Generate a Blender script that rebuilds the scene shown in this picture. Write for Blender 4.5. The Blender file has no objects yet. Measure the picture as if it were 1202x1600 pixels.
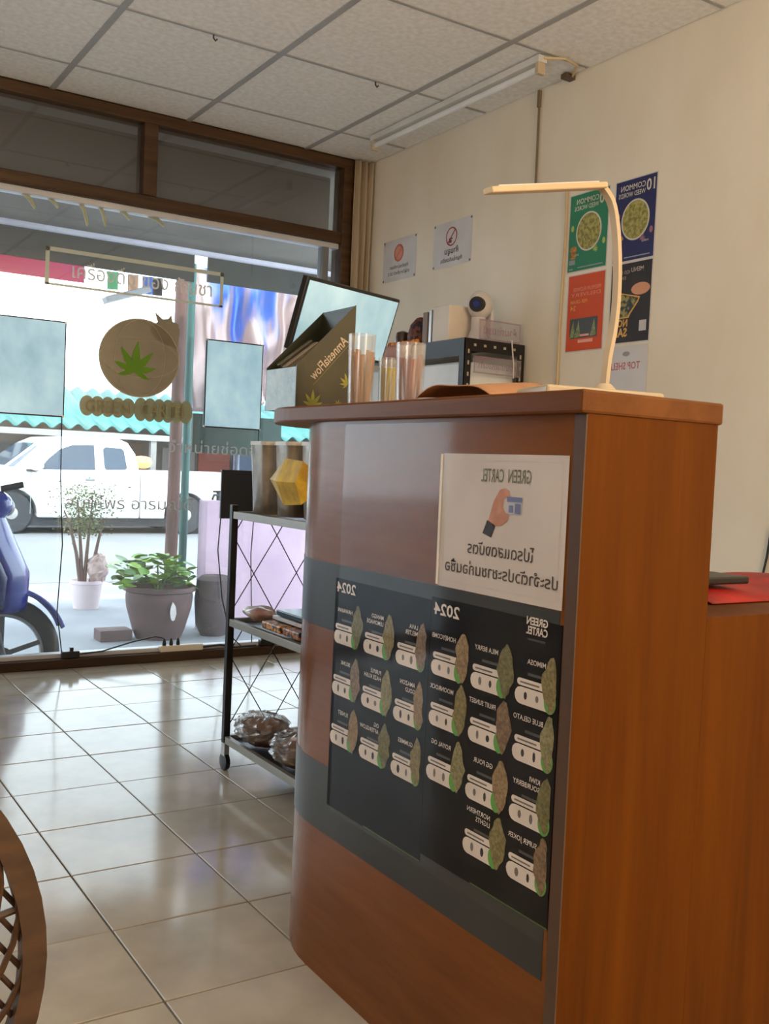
import bpy, bmesh, math, random
from mathutils import Vector, Matrix
random.seed(7)
S = bpy.context.scene
COL = S.collection
R = math.radians

# ------------------------------------------------------------------ camera
cam = bpy.data.cameras.new('camera')
cam.sensor_fit = 'VERTICAL'; cam.sensor_height = 24.0; cam.lens = 1561.12/1600*24.0
cam.clip_start = 0.02; cam.clip_end = 300
camo = bpy.data.objects.new('camera', cam); COL.objects.link(camo)
_a, _b, _c = R(32.635), R(-2.521), R(2.548)
_f = Vector((math.sin(_a)*math.cos(_b), math.cos(_a)*math.cos(_b), math.sin(_b)))
_r = _f.cross(Vector((0, 0, 1))).normalized(); _u = _r.cross(_f)
_r2 = _r*math.cos(_c)+_u*math.sin(_c); _u2 = -_r*math.sin(_c)+_u*math.cos(_c)
camo.matrix_world = Matrix(((_r2.x, _u2.x, -_f.x, 0), (_r2.y, _u2.y, -_f.y, 0), (_r2.z, _u2.z, -_f.z, 0.955), (0, 0, 0, 1)))
S.camera = camo

# ------------------------------------------------------------------ world, sun, lamps, exposure
W = bpy.data.worlds.new('daylight'); S.world = W; W.use_nodes = True
bg = W.node_tree.nodes['Background']
bg.inputs['Color'].default_value = (0.80, 0.91, 1.0, 1); bg.inputs['Strength'].default_value = 4.0
sun = bpy.data.lights.new('sun', 'SUN'); sun.energy = 3.6; sun.angle = R(1.5); sun.color = (1.0, 0.95, 0.86)
suno = bpy.data.objects.new('sun', sun); COL.objects.link(suno)
suno.rotation_euler = (R(38), 0, R(-18))          # high, from behind the shop towards the street
def area(name, loc, size, power, color, aim=(0, 0, -1)):
    l = bpy.data.lights.new(name, 'AREA'); l.size = size; l.energy = power; l.color = color
    o = bpy.data.objects.new(name, l); COL.objects.link(o); o.location = loc
    o.rotation_euler = Vector(aim).to_track_quat('-Z', 'Y').to_euler(); return o
def bulb(name, loc, power, color, radius=0.10):
    l = bpy.data.lights.new(name, 'POINT'); l.energy = power; l.color = color; l.shadow_soft_size = radius
    o = bpy.data.objects.new(name, l); COL.objects.link(o); o.location = loc; return o
bulb('warm_pendant_bulb', (1.75, -0.75, 1.95), 46, (1.0, 0.70, 0.40))
bulb('rear_fill', (1.1, -1.7, 1.70), 46, (1.0, 0.84, 0.66))  # added fill light, brightens the room from behind; no such fitting known
area('ceiling_fill', (-0.95, 0.45, 1.35), 0.45, 38, (1.0, 0.96, 0.90), (0.10, 0.16, 1))  # added unseen light aimed upwards to brighten the ceiling, not a known lamp
S.view_settings.view_transform = 'Standard'; S.view_settings.look = 'None'
S.view_settings.gamma = 1; S.view_settings.use_curve_mapping = False; S.view_settings.exposure = 0.36

# ------------------------------------------------------------------ helpers
def lin(c):
    c = c/255.0
    return c/12.92 if c <= 0.04045 else ((c+0.055)/1.055)**2.4
def srgb(r, g, b): return (lin(r), lin(g), lin(b), 1)
MATS = {}
def mat(name, col, rough=0.5, metal=0.0, col2=None, scale=(6, 6, 6), detail=4, bump=0.0, bscale=None, spec=0.5,
        trans=0.0, emit=0.0, lo=0.35, hi=0.65, coat=0.0):
    """principled material whose colour runs between col and col2 through a noise texture"""
    if name in MATS: return MATS[name]
    m = bpy.data.materials.new(name); m.use_nodes = True; n = m.node_tree.nodes; L = m.node_tree.links
    b = n['Principled BSDF']; b.inputs['Roughness'].default_value = rough; b.inputs['Metallic'].default_value = metal
    b.inputs['Specular IOR Level'].default_value = spec; b.inputs['Transmission Weight'].default_value = trans
    b.inputs['Coat Weight'].default_value = coat; b.inputs['Coat Roughness'].default_value = 0.08
    if col2 is None: col2 = tuple(min(1, c*0.88) for c in col[:3])+(1,)
    tc = n.new('ShaderNodeTexCoord'); mp = n.new('ShaderNodeMapping'); mp.inputs['Scale'].default_value = scale
    nz = n.new('ShaderNodeTexNoise'); nz.inputs['Scale'].default_value = 1.0; nz.inputs['Detail'].default_value = detail
    rp = n.new('ShaderNodeValToRGB'); rp.color_ramp.elements[0].position = lo; rp.color_ramp.elements[1].position = hi
    rp.color_ramp.elements[0].color = col2; rp.color_ramp.elements[1].color = col
    L.new(tc.outputs['Object'], mp.inputs['Vector']); L.new(mp.outputs[0], nz.inputs['Vector'])
    L.new(nz.outputs['Fac'], rp.inputs['Fac']); L.new(rp.outputs['Color'], b.inputs['Base Color'])
    if emit:
        L.new(rp.outputs['Color'], b.inputs['Emission Color']); b.inputs['Emission Strength'].default_value = emit
    if bump:
        nb = n.new('ShaderNodeTexNoise'); nb.inputs['Scale'].default_value = bscale or 60; nb.inputs['Detail'].default_value = 3
        bp = n.new('ShaderNodeBump'); bp.inputs['Strength'].default_value = bump; bp.inputs['Distance'].default_value = 0.01
        L.new(tc.outputs['Object'], nb.inputs['Vector']); L.new(nb.outputs['Fac'], bp.inputs['Height']); L.new(bp.outputs[0], b.inputs['Normal'])
    MATS[name] = m; return m
def clear(name, tint=(0.95, 0.97, 0.97, 1), gloss=0.08, rough=0.02, haze=0.0, hazecol=(0.8, 0.82, 0.82, 1), fres=0.5):
    """thin clear sheet: transparent, a little gloss, optional milky haze"""
    if name in MATS: return MATS[name]
    m = bpy.data.materials.new(name); m.use_nodes = True; n = m.node_tree.nodes; L = m.node_tree.links; n.clear()
    out = n.new('ShaderNodeOutputMaterial'); t = n.new('ShaderNodeBsdfTransparent'); t.inputs[0].default_value = tint
    g = n.new('ShaderNodeBsdfGlossy'); g.inputs['Roughness'].default_value = rough
    lw = n.new('ShaderNodeLayerWeight'); lw.inputs['Blend'].default_value = 0.25
    ma = n.new('ShaderNodeMath'); ma.operation = 'MULTIPLY_ADD'; ma.inputs[1].default_value = fres; ma.inputs[2].default_value = gloss
    mx = n.new('ShaderNodeMixShader'); L.new(lw.outputs['Fresnel'], ma.inputs[0]); L.new(ma.outputs[0], mx.inputs[0])
    if haze:
        d = n.new('ShaderNodeBsdfDiffuse'); d.inputs[0].default_value = hazecol
        tl = n.new('ShaderNodeBsdfTranslucent'); tl.inputs[0].default_value = hazecol
        md = n.new('ShaderNodeMixShader'); L.new(d.outputs[0], md.inputs[1]); L.new(tl.outputs[0], md.inputs[2])
        mh = n.new('ShaderNodeMixShader'); nz = n.new('ShaderNodeTexNoise'); nz.inputs['Scale'].default_value = 9
        tc = n.new('ShaderNodeTexCoord'); L.new(tc.outputs['Object'], nz.inputs['Vector'])
        mr = n.new('ShaderNodeMapRange'); mr.inputs['To Min'].default_value = haze*0.8; mr.inputs['To Max'].default_value = haze*1.2
        L.new(nz.outputs['Fac'], mr.inputs['Value']); L.new(mr.outputs[0], mh.inputs[0])
        L.new(t.outputs[0], mh.inputs[1]); L.new(md.outputs[0], mh.inputs[2]); L.new(mh.outputs[0], mx.inputs[1])
    else: L.new(t.outputs[0], mx.inputs[1])
    L.new(g.outputs[0], mx.inputs[2]); L.new(mx.outputs[0], out.inputs['Surface'])
    MATS[name] = m; return m

class MB:
    def __init__(s): s.v = []; s.f = []
    def add(s, v, f):
        o = len(s.v); s.v += [tuple(p) for p in v]; s.f += [tuple(i+o for i in q) for q in f]; return s
    def box(s, x0, x1, y0, y1, z0, z1):
        return s.add([(x0,y0,z0),(x1,y0,z0),(x1,y1,z0),(x0,y1,z0),(x0,y0,z1),(x1,y0,z1),(x1,y1,z1),(x0,y1,z1)],
                     [(3,2,1,0),(4,5,6,7),(0,1,5,4),(1,2,6,5),(2,3,7,6),(3,0,4,7)])
    def obox(s, c, a, b, d):
        c, a, b, d = map(Vector, (c, a, b, d))
        P = [c+a*i+b*j+d*k for k in (-1, 1) for i, j in ((-1,-1),(1,-1),(1,1),(-1,1))]
        return s.add(P, [(3,2,1,0),(4,5,6,7),(0,1,5,4),(1,2,6,5),(2,3,7,6),(3,0,4,7)])
    def prism(s, poly, ex):
        n = len(poly); ex = Vector(ex); P = [Vector(p) for p in poly]
        return s.add(P+[p+ex for p in P], [tuple(range(n-1, -1, -1)), tuple(range(n, 2*n))]+[(i, (i+1) % n, (i+1) % n+n, i+n) for i in range(n)])
    def face(s, poly): return s.add(poly, [tuple(range(len(poly)))])
    def tube(s, pts, r, n=8, closed=False):
        pts = [Vector(p) for p in pts]; N = len(pts); rr = r if isinstance(r, (list, tuple)) else [r]*N
        V = []; up = None
        for i, p in enumerate(pts):
            if closed: t = pts[(i+1) % N]-pts[i-1]
            else: t = pts[min(i+1, N-1)]-pts[max(i-1, 0)]
            t.normalize()
            if up is None: up = Vector((0, 0, 1)) if abs(t.z) < 0.9 else Vector((1, 0, 0))
            x = t.cross(up)
            if x.length < 1e-5: x = t.cross(Vector((0, 1, 0)))
            x.normalize(); y = x.cross(t).normalized(); up = y
            V += [p+(x*math.cos(2*math.pi*k/n)+y*math.sin(2*math.pi*k/n))*rr[i] for k in range(n)]
        F = []
        for i in range(N if closed else N-1):
            j = (i+1) % N
            F += [(i*n+k, i*n+(k+1) % n, j*n+(k+1) % n, j*n+k) for k in range(n)]
        if not closed: F += [tuple(range(n-1, -1, -1)), tuple((N-1)*n+k for k in range(n))]
        return s.add(V, F)
    def cyl(s, a, b, r, n=16, r2=None): return s.tube([a, b], [r, r if r2 is None else r2], n)
    def lathe(s, prof, c, n=28, axis='z', cap=True):
        c = Vector(c); V = []
        for r, h in prof:
            for k in range(n):
                q = 2*math.pi*k/n; a, b = r*math.cos(q), r*math.sin(q)
                V.append(c+Vector((a, b, h) if axis == 'z' else (a, -h, b) if axis == 'y' else (h, a, b)))
        F = [(i*n+k, i*n+(k+1) % n, (i+1)*n+(k+1) % n, (i+1)*n+k) for i in range(len(prof)-1) for k in range(n)]
        if cap: F += [tuple(range(n-1, -1, -1)), tuple((len(prof)-1)*n+k for k in range(n))]
        return s.add(V, F)
    def ball(s, c, r, n=14, m=8):
        r = r if isinstance(r, (list, tuple)) else (r, r, r)
        V = [Vector((0, 0, -r[2]))+Vector(c)]
        for i in range(1, m):
            q = math.pi*i/m-math.pi/2
            V += [Vector(c)+Vector((r[0]*math.cos(q)*math.cos(2*math.pi*k/n), r[1]*math.cos(q)*math.sin(2*math.pi*k/n), r[2]*math.sin(q))) for k in range(n)]
        V.append(Vector((0, 0, r[2]))+Vector(c)); e = len(V)-1
        F = [(0, 1+(k+1) % n, 1+k) for k in range(n)]+[(e, e-n+k, e-n+(k+1) % n) for k in range(n)]
        F += [(1+i*n+k, 1+i*n+(k+1) % n, 1+(i+1)*n+(k+1) % n, 1+(i+1)*n+k) for i in range(m-2) for k in range(n)]
        return s.add(V, F)
    def grid(s, fn, nu, nv):
        V = [fn(i/nu, j/nv) for j in range(nv+1) for i in range(nu+1)]; w = nu+1
        return s.add(V, [(j*w+i, j*w+i+1, (j+1)*w+i+1, (j+1)*w+i) for j in range(nv) for i in range(nu)])
    def build(s, name, m, parent=None, smooth=False, bevel=0.0, solid=0.0, seg=2):
        me = bpy.data.meshes.new(name); me.from_pydata([tuple(p) for p in s.v], [], s.f); me.update()
        bm = bmesh.new(); bm.from_mesh(me); bmesh.ops.recalc_face_normals(bm, faces=bm.faces); bm.to_mesh(me); bm.free()
        if smooth:
            for p in me.polygons: p.use_smooth = True
            try: me.set_sharp_from_angle(angle=R(42))
            except Exception: pass
        me.materials.append(m)
        o = bpy.data.objects.new(name, me); COL.objects.link(o)
        if solid:
            k = o.modifiers.new('solid', 'SOLIDIFY'); k.thickness = solid; k.offset = 0
        if bevel:
            k = o.modifiers.new('bevel', 'BEVEL'); k.width = bevel; k.segments = seg; k.limit_method = 'ANGLE'; k.angle_limit = R(50)
        if parent is not None:
            o.parent = parent; o.matrix_parent_inverse = Matrix.Translation(-Vector(parent.location)) if parent.type == 'EMPTY' else Matrix.Identity(4)
        return o
class MBS:
    def __init__(s): s.items = []; s.v = s.items
    def add(s, v, f): b = MB(); b.add(v, f); s.items.append(b); return s
    def face(s, poly): return s.add(poly, [tuple(range(len(poly)))])
    def tube(s, *a, **k): b = MB(); b.tube(*a, **k); s.items.append(b); return s
    def build(s, *a, **k): return [b.build(*a, **k) for b in s.items]
def stuff(o): o['kind'] = 'stuff'; return o
def tag(o, label, cat, group=None):
    o['label'] = label; o['category'] = cat
    if group: o['group'] = group
    return o
def thing(name, label, cat, loc, group=None):
    o = bpy.data.objects.new(name, None); COL.objects.link(o); o.location = loc; o.empty_display_size = 0.05
    return tag(o, label, cat, group)
def struct(o): o['kind'] = 'structure'; return o
def kid(o, parent):
    o.parent = parent; o.matrix_parent_inverse = Matrix.Translation(-Vector(parent.location)) if parent.type == 'EMPTY' else Matrix.Identity(4); return o

_tc = {}
def text_geo(s, bold=0.0):
    key = (s, bold)
    if key in _tc: return _tc[key]
    c = bpy.data.curves.new('lettering', 'FONT'); c.body = s; c.resolution_u = 2; c.offset = bold
    o = bpy.data.objects.new('lettering', c); COL.objects.link(o); bpy.context.view_layer.update()
    me = o.to_mesh(); V = [(v.co.x, v.co.y) for v in me.vertices]; F = [tuple(p.vertices) for p in me.polygons]
    o.to_mesh_clear(); bpy.data.objects.remove(o); bpy.data.curves.remove(c)
    x0 = min(v[0] for v in V); x1 = max(v[0] for v in V)
    _tc[key] = ([(x-x0, y) for x, y in V], F, x1-x0); return _tc[key]
class Plane:
    """flat print area: u to the right and v up as seen by the viewer, n towards the viewer"""
    def __init__(s, o, u, v, n): s.o, s.u, s.v, s.n = map(Vector, (o, u, v, n))
    def P(s, u, v, k=0): return s.o+s.u*u+s.v*v+s.n*(k*0.0003)
    def slab(s, mb, u0, u1, v0, v1, t=0.0006, k=0):
        return mb.prism([s.P(u0, v0, k), s.P(u1, v0, k), s.P(u1, v1, k), s.P(u0, v1, k)], s.n*t)
    def poly(s, mb, pts, k=1): return mb.face([s.P(a, b, k) for a, b in pts])
    def rect(s, mb, u0, u1, v0, v1, k=1): return s.poly(mb, [(u0, v0), (u1, v0), (u1, v1), (u0, v1)], k)
    def ell(s, mb, u, v, a, b, k=1, n=24): return s.poly(mb, [(u+a*math.cos(2*math.pi*i/n), v+b*math.sin(2*math.pi*i/n)) for i in range(n)], k)
    def ring(s, mb, u, v, a, b, w, k=1, n=32):
        V = []
        for i in range(n):
            q = 2*math.pi*i/n; V += [s.P(u+a*math.cos(q), v+b*math.sin(q), k), s.P(u+(a-w)*math.cos(q), v+(b-w)*math.sin(q), k)]
        return mb.add(V, [(2*i, 2*((i+1) % n), 2*((i+1) % n)+1, 2*i+1) for i in range(n)])
    def pill(s, mb, u0, u1, v0, v1, k=1, left=True, right=False):
        r = (v1-v0)/2; c = (v0+v1)/2; pts = []
        if right: pts += [(u1-r+r*math.cos(q), c+r*math.sin(q)) for q in [R(-90+30*i) for i in range(7)]]
        else: pts += [(u1, v0), (u1, v1)]
        if left: pts += [(u0+r+r*math.cos(q), c+r*math.sin(q)) for q in [R(90+30*i) for i in range(7)]]
        else: pts += [(u0, v1), (u0, v0)]
        return s.poly(mb, pts, k)
    def text(s, mb, t, u, v, h, mirror=True, align='c', width=None, k=2, bold=0.01, rot=0.0):
        V, F, w = text_geo(t, bold); sc = h/0.7; sx = sc if width is None else width/w
        tw = w*sx; off = {'c': -tw/2, 'l': 0, 'r': -tw}[align]; c, q = math.cos(rot), math.sin(rot); out = []
        for x, y in V:
            a = off+x*sx; b = y*sc
            if mirror: a = -a if align == 'c' else (tw-(x*sx)+off)
            out.append(s.P(u+a*c-b*q, v+a*q+b*c, k))
        return mb.add(out, F)
def leaf7(pl, mb, u, v, size, k=1, rot=0.0, n=7):
    """seven-fingered hemp leaf"""
    for i in range(n):
        a = (i-(n-1)/2)*R(36)+rot; L = size*(1.0-0.11*abs(i-(n-1)/2)**1.25); w = L*0.13
        d = (math.sin(a), math.cos(a)); e = (d[1], -d[0])
        pts = [(0, 0), (0.3*L, w*0.8), (0.5*L, w), (0.75*L, w*0.6), (L, 0), (0.75*L, -w*0.6), (0.5*L, -w), (0.3*L, -w*0.8)]
        pl.poly(mb, [(u+d[0]*p+e[0]*q, v+d[1]*p+e[1]*q) for p, q in pts], k+0.05*i)

# ------------------------------------------------------------------ materials
def wood(name, c1, c2, c3, scale, rough=0.35, spec=0.3):
    m = bpy.data.materials.new(name); m.use_nodes = True; n = m.node_tree.nodes; L = m.node_tree.links; b = n['Principled BSDF']
    b.inputs['Roughness'].default_value = rough; b.inputs['Specular IOR Level'].default_value = spec
    tc = n.new('ShaderNodeTexCoord'); mp = n.new('ShaderNodeMapping'); mp.inputs['Scale'].default_value = scale
    a = n.new('ShaderNodeTexNoise'); a.inputs['Scale'].default_value = 1; a.inputs['Detail'].default_value = 6; a.inputs['Distortion'].default_value = 0.6
    mp2 = n.new('ShaderNodeMapping'); mp2.inputs['Scale'].default_value = tuple(x*9 for x in scale)
    f = n.new('ShaderNodeTexNoise'); f.inputs['Scale'].default_value = 1; f.inputs['Detail'].default_value = 3
    ad = n.new('ShaderNodeMath'); ad.operation = 'MULTIPLY_ADD'; ad.inputs[1].default_value = 0.28
    rp = n.new('ShaderNodeValToRGB'); rp.color_ramp.elements[0].position = 0.42; rp.color_ramp.elements[1].position = 0.82
    rp.color_ramp.elements[0].color = c1; rp.color_ramp.elements[1].color = c3; e = rp.color_ramp.elements.new(0.62); e.color = c2
    L.new(tc.outputs['Object'], mp.inputs[0]); L.new(tc.outputs['Object'], mp2.inputs[0]); L.new(mp.outputs[0], a.inputs['Vector']); L.new(mp2.outputs[0], f.inputs['Vector'])
    L.new(f.outputs['Fac'], ad.inputs[0]); L.new(a.outputs['Fac'], ad.inputs[2]); L.new(ad.outputs[0], rp.inputs['Fac']); L.new(rp.outputs['Color'], b.inputs['Base Color'])
    MATS[name] = m; return m
M_tile = mat('floor_tile', srgb(184, 176, 162), 0.11, col2=srgb(162, 154, 141), scale=(5, 5, 5), detail=8, spec=0.24)
M_grout = mat('grout', srgb(120, 112, 102), 0.8, scale=(20, 20, 20))
M_panel = mat('ceiling_panel', srgb(246, 245, 243), 0.9, col2=srgb(232, 230, 227), scale=(45, 45, 45), detail=6, bump=0.25, bscale=130)
M_bar = mat('ceiling_bar', srgb(168, 168, 168), 0.5, scale=(3, 3, 3))
M_wall = mat('wall_paint', srgb(238, 231, 215), 0.7, col2=srgb(226, 216, 196), scale=(2.2, 2.2, 1.2), detail=7, bump=0.05, bscale=25)
M_frame = wood('brown_frame_wood', srgb(54, 36, 20), srgb(70, 48, 28), srgb(82, 58, 35), (2, 30, 30), 0.45)
M_wood = wood('cabinet_laminate', srgb(76, 38, 0), srgb(90, 47, 1), srgb(100, 54, 2), (14, 14, 0.9), 0.5, 0.1)
M_front = wood('front_laminate', srgb(108, 62, 24), srgb(119, 70, 28), srgb(128, 77, 33), (1.5, 1.5, 14), 0.2, 0.22)
M_top = wood('top_laminate', srgb(92, 52, 18), srgb(104, 61, 23), srgb(114, 69, 28), (14, 1.2, 20), 0.4, 0.2)
M_band = mat('grey_band', srgb(62, 64, 64), 0.3, spec=0.25, col2=srgb(52, 54, 54), scale=(3, 3, 3))
M_white = mat('white_paper', srgb(214, 208, 206), 0.45, col2=srgb(204, 198, 195), scale=(8, 8, 8))
M_black = mat('black_plastic', srgb(22, 22, 24), 0.35, scale=(9, 9, 9))
M_ink = mat('black_ink', srgb(40, 38, 40), 0.5, scale=(9, 9, 9))
M_poster = mat('menu_black', srgb(12, 12, 16), 0.42, spec=0.08, col2=srgb(26, 25, 30), scale=(10, 10, 10))
M_cardw = mat('menu_white', srgb(236, 228, 222), 0.35, scale=(20, 20, 20))
M_grey = mat('menu_grey', srgb(120, 116, 114), 0.4, scale=(20, 20, 20))
M_bud = [mat('bud_print_%d' % i, srgb(*a), 0.5, col2=srgb(*b), scale=(210, 210, 210), detail=6, lo=0.35, hi=0.65) for i, (a, b) in enumerate(
    [((166, 142, 106), (122, 100, 66)), ((130, 124, 78), (88, 88, 48)), ((150, 138, 90), (106, 98, 56)), ((146, 122, 94), (102, 80, 58)), ((158, 152, 112), (112, 110, 70))])]
M_green = mat('print_green', srgb(96, 170, 74), 0.4, scale=(20, 20, 20))
M_glass = clear('window_glass', (0.93, 0.96, 0.96, 1), 0.03, 0.01, 0.03, (0.85, 0.86, 0.84, 1))
M_dglass = clear('transom_glass', (0.80, 0.80, 0.78, 1), 0.05, 0.03, 0.10, (0.55, 0.52, 0.48, 1))
M_film = clear('clear_film', (0.98, 0.98, 0.98, 1), 0.004, 0.06, fres=0.03)
M_bag = clear('clear_plastic_bag', (0.9, 0.9, 0.9, 1), 0.16, 0.18, 0.16, (0.85, 0.85, 0.85, 1))
M_cup = clear('frosted_plastic', (0.95, 0.95, 0.95, 1), 0.05, 0.2, 0.14, (0.92, 0.9, 0.88, 1), fres=0.25)
M_acryl = clear('acrylic', (0.95, 0.95, 0.97, 1), 0.06, 0.05, 0.18, (0.85, 0.82, 0.86, 1))
M_lit = mat('lit_panel', srgb(186, 222, 238), 0.4, col2=srgb(136, 178, 200), scale=(7, 7, 5), detail=5, emit=0.48, lo=0.3, hi=0.75)
M_metal = mat('dark_metal', srgb(58, 58, 60), 0.35, 0.7, scale=(9, 9, 9))
M_steel = mat('steel', srgb(190, 188, 184), 0.3, 0.8, scale=(5, 5, 5))
M_wire = mat('wire_black', srgb(30, 30, 32), 0.5, scale=(5, 5, 5))
M_cream = mat('cream_plastic', srgb(196, 180, 154), 0.35, scale=(9, 9, 9))
M_conc = mat('concrete', srgb(142, 145, 150), 0.85, col2=srgb(118, 121, 128), scale=(1.3, 1.3, 1.3), detail=9)
M_road = mat('road', srgb(122, 124, 127), 0.85, col2=srgb(108, 110, 113), scale=(0.5, 0.5, 0.5), detail=9)

# ================================================================== STRUCTURE
XL, XR, YB, YW, ZC = -1.6, 2.69, -2.6, 4.52, 2.512
# floor: screed, then tiles one by one
fl = struct(MB().box(XL, XR, YB, YW+0.06, -0.12, -0.005).build('floor', M_grout))
tm = MB().box(-0.148, 0.148, -0.148, 0.148, -0.006, 0.0)
t0 = tm.build('tile', M_tile, bevel=0.0015); me_tile = t0.data; COL.objects.unlink(t0); bpy.data.objects.remove(t0)
rest = MB()
nx0 = math.floor((XL-0.634)/0.3); nx1 = math.ceil((XR-0.634)/0.3)
ny0 = math.floor((YB-1.6375)/0.3); ny1 = math.ceil((YW-0.05-1.6375)/0.3)
for i in range(nx0, nx1):
    for j in range(ny0, ny1):
        cx, cy = 0.634+0.3*i+0.15, 1.6375+0.3*j+0.15
        x0, x1 = max(cx-0.148, XL), min(cx+0.148, XR); y0, y1 = max(cy-0.148, YB), min(cy+0.148, YW-0.05)
        if x1-x0 < 0.02 or y1-y0 < 0.02: continue
        vis = cy > 0.75 and (cx-0.15) > 0.02*cy-0.35 and cx < 0.75*cy+0.3
        if not vis: rest.box(x0, x1, y0, y1, -0.006, 0.0); continue
        if x1-x0 > 0.29 and y1-y0 > 0.29:
            o = bpy.data.objects.new('tile', me_tile); COL.objects.link(o); o.location = (cx, cy, random.uniform(-0.0006, 0.0006))
            o.rotation_euler = (random.uniform(-.0012, .0012), random.uniform(-.0012, .0012), random.choice((0, 1, 2, 3))*math.pi/2); o.parent = fl
            k = o.modifiers.new('bevel', 'BEVEL'); k.width = 0.0015; k.segments = 1
        else: MB().box(x0, x1, y0, y1, -0.006, 0.0).build('tile', M_tile, fl)
r_ = rest.build('tile_field', M_tile, fl); r_['kind'] = 'stuff'
# ceiling: slab, hung panels, grid bars
ce = struct(MB().box(XL, XR, YB, YW+0.06, ZC+0.02, ZC+0.16).build('ceiling', mat('ceiling_slab', srgb(120, 118, 114), 0.9)))
gx = [2.31-0.615*k for k in range(0, 7)]; gy = [4.145-0.628*k for k in range(0, 11)]
ex = [XR]+[g for g in gx if g > XL]+[XL]; ey = [YW-0.05]+[g for g in gy if g > YB]+[YB]
for i in range(len(ex)-1):
    for j in range(len(ey)-1):
        MB().box(ex[i+1]+0.004, ex[i]-0.004, ey[j+1]+0.004, ey[j]-0.004, ZC+0.001, ZC+0.014).build('ceiling_panel', M_panel, ce)
for g in gx: MB().box(g-0.012, g+0.012, YB, YW-0.05, ZC-0.003, ZC+0.001).build('grid_bar', M_bar, ce)
for g in gy:
    for i in range(len(ex)-1): MB().box(ex[i+1]+0.012, ex[i]-0.012, g-0.007, g+0.007, ZC-0.002, ZC+0.001).build('cross_bar', M_bar, ce)
# little hanging hooks in the grid
for hx, hy in ((1.42, 3.52), (2.12, 3.52)):
    h = MB().tube([(hx, hy, ZC), (hx, hy, ZC-0.014), (hx+0.008, hy, ZC-0.022), (hx+0.014, hy, ZC-0.014)], 0.003, 6)
    tag(h.build('ceiling_hook', M_wire, smooth=True), 'small dark wire hook under the ceiling %s' % ('near the top left corner of the picture' if hx < 2 else 'beside the fluorescent tube'), 'hook')
# walls
struct(MB().box(XR, XR+0.12, YB, YW+0.06, -0.12, ZC+0.16).build('wall_right', M_wall))
struct(MB().box(XL-0.12, XL, YB, YW+0.06, -0.12, ZC+0.16).build('wall_left', mat('left_wall_paint', srgb(176, 150, 116), 0.7, col2=srgb(158, 132, 100), scale=(2, 2, 2))))  # unseen wall, its colour darkened to bounce less light onto the counter front
struct(MB().box(XL-0.12, XR+0.12, YB-0.12, YB, -0.12, ZC+0.16).build('wall_back', M_wall))
struct(MB().box(2.615, XR, YW-0.05, YW+0.06, 0, ZC).build('wall_front', M_wall))
struct(MB().box(XL-0.12, XR+0.12, YW+0.06, YW+0.22, ZC-0.03, ZC+0.5).build('trim_1', mat('facade', srgb(150, 146, 140), 0.8)))
# window
y0, y1 = YW-0.05, YW+0.05
wf = struct(MB().box(XL, 2.615, y0, y1, 2.462, ZC).build('window_1', M_frame, bevel=0.004))
def wpart(name, b, m=M_frame, bev=0.004): return MB().box(*b).build(name, m, wf, bevel=bev)
wpart('transom_rail', (XL, 2.53, y0, y1, 2.085, 2.140))
wpart('jamb', (2.53, 2.615, y0-0.004, y1, 0, 2.462))
wpart('mullion', (1.490, 1.555, y0-0.003, y1, 2.140, 2.462))
wpart('mullion', (0.25, 0.315, y0-0.003, y1, 2.140, 2.462))
wpart('jamb', (XL, XL+0.08, y0, y1, 0, 2.462))
M_sill = wood('dark_sill_wood', srgb(44, 30, 20), srgb(58, 40, 27), srgb(70, 50, 34), (2, 30, 30), 0.4)
wpart('sill', (XL+0.08, 2.53, y0-0.01, y1, 0, 0.042), M_sill)
wpart('sash_rail', (XL+0.08, 2.53, y0+0.025, y1-0.02, 2.058, 2.085), mat('white_sash', srgb(206, 208, 214), 0.35), 0.003)
wpart('sash_rail', (XL+0.08, 2.53, y0+0.025, y1-0.02, 0.042, 0.062), mat('white_sash', srgb(206, 208, 214), 0.35), 0.003)
wpart('sash_stile', (2.44, 2.475, y0+0.025, y1-0.02, 0.062, 2.058), mat('grey_sash', srgb(120, 122, 126), 0.4), 0.003)
wpart('pane', (XL+0.08, 2.53, YW-0.002, YW+0.003, 0.062, 2.058), M_glass, 0)
wpart('pane', (1.555, 2.53, YW-0.002, YW+0.003, 2.140, 2.462), M_dglass, 0)
wpart('pane', (0.315, 1.490, YW-0.002, YW+0.003, 2.140, 2.462), M_dglass, 0)
wpart('pane', (XL+0.08, 0.25, YW-0.002, YW+0.003, 2.140, 2.462), M_dglass, 0)

# ================================================================== COUNTER
CT = thing('reception_counter', 'orange wood reception counter with rounded end and grey bands, menus on its front', 'counter', (1.04, 1.4, 0))
def arc_path(x, ys, yc, r, n=14, x1=1.165):
    P = [(x, ys), (x, (ys+yc)/2), (x, yc)]
    for i in range(1, n+1):
        q = math.pi/2*i/n; P.append((x1-(x1-x)*math.cos(q), yc+r*math.sin(q)))
    return P
def strip(path, z0, z1, th):
    mb = MB(); n = len(path); out = []
    for i, p in enumerate(path):
        a = Vector(path[max(i-1, 0)]); b = Vector(path[min(i+1, n-1)]); t = (b-a).normalized(); out.append((p[0]+t.y*th, p[1]-t.x*th))
    V = [(p[0], p[1], z) for z in (z0, z1) for p in path]+[(p[0], p[1], z) for z in (z0, z1) for p in out]
    F = []
    for i in range(n-1):
        F += [(i, i+1, n+i+1, n+i), (2*n+i+1, 2*n+i, 3*n+i, 3*n+i+1), (i+1, i, 2*n+i, 2*n+i+1), (n+i, n+i+1, 3*n+i+1, 3*n+i)]
    F += [(0, n, 3*n, 2*n), (n-1, 3*n-1, 4*n-1, 2*n-1)]
    F[-1] = (n-1, 3*n-1, 4*n-1, 2*n-1)
    return mb.add(V, F)
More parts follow.
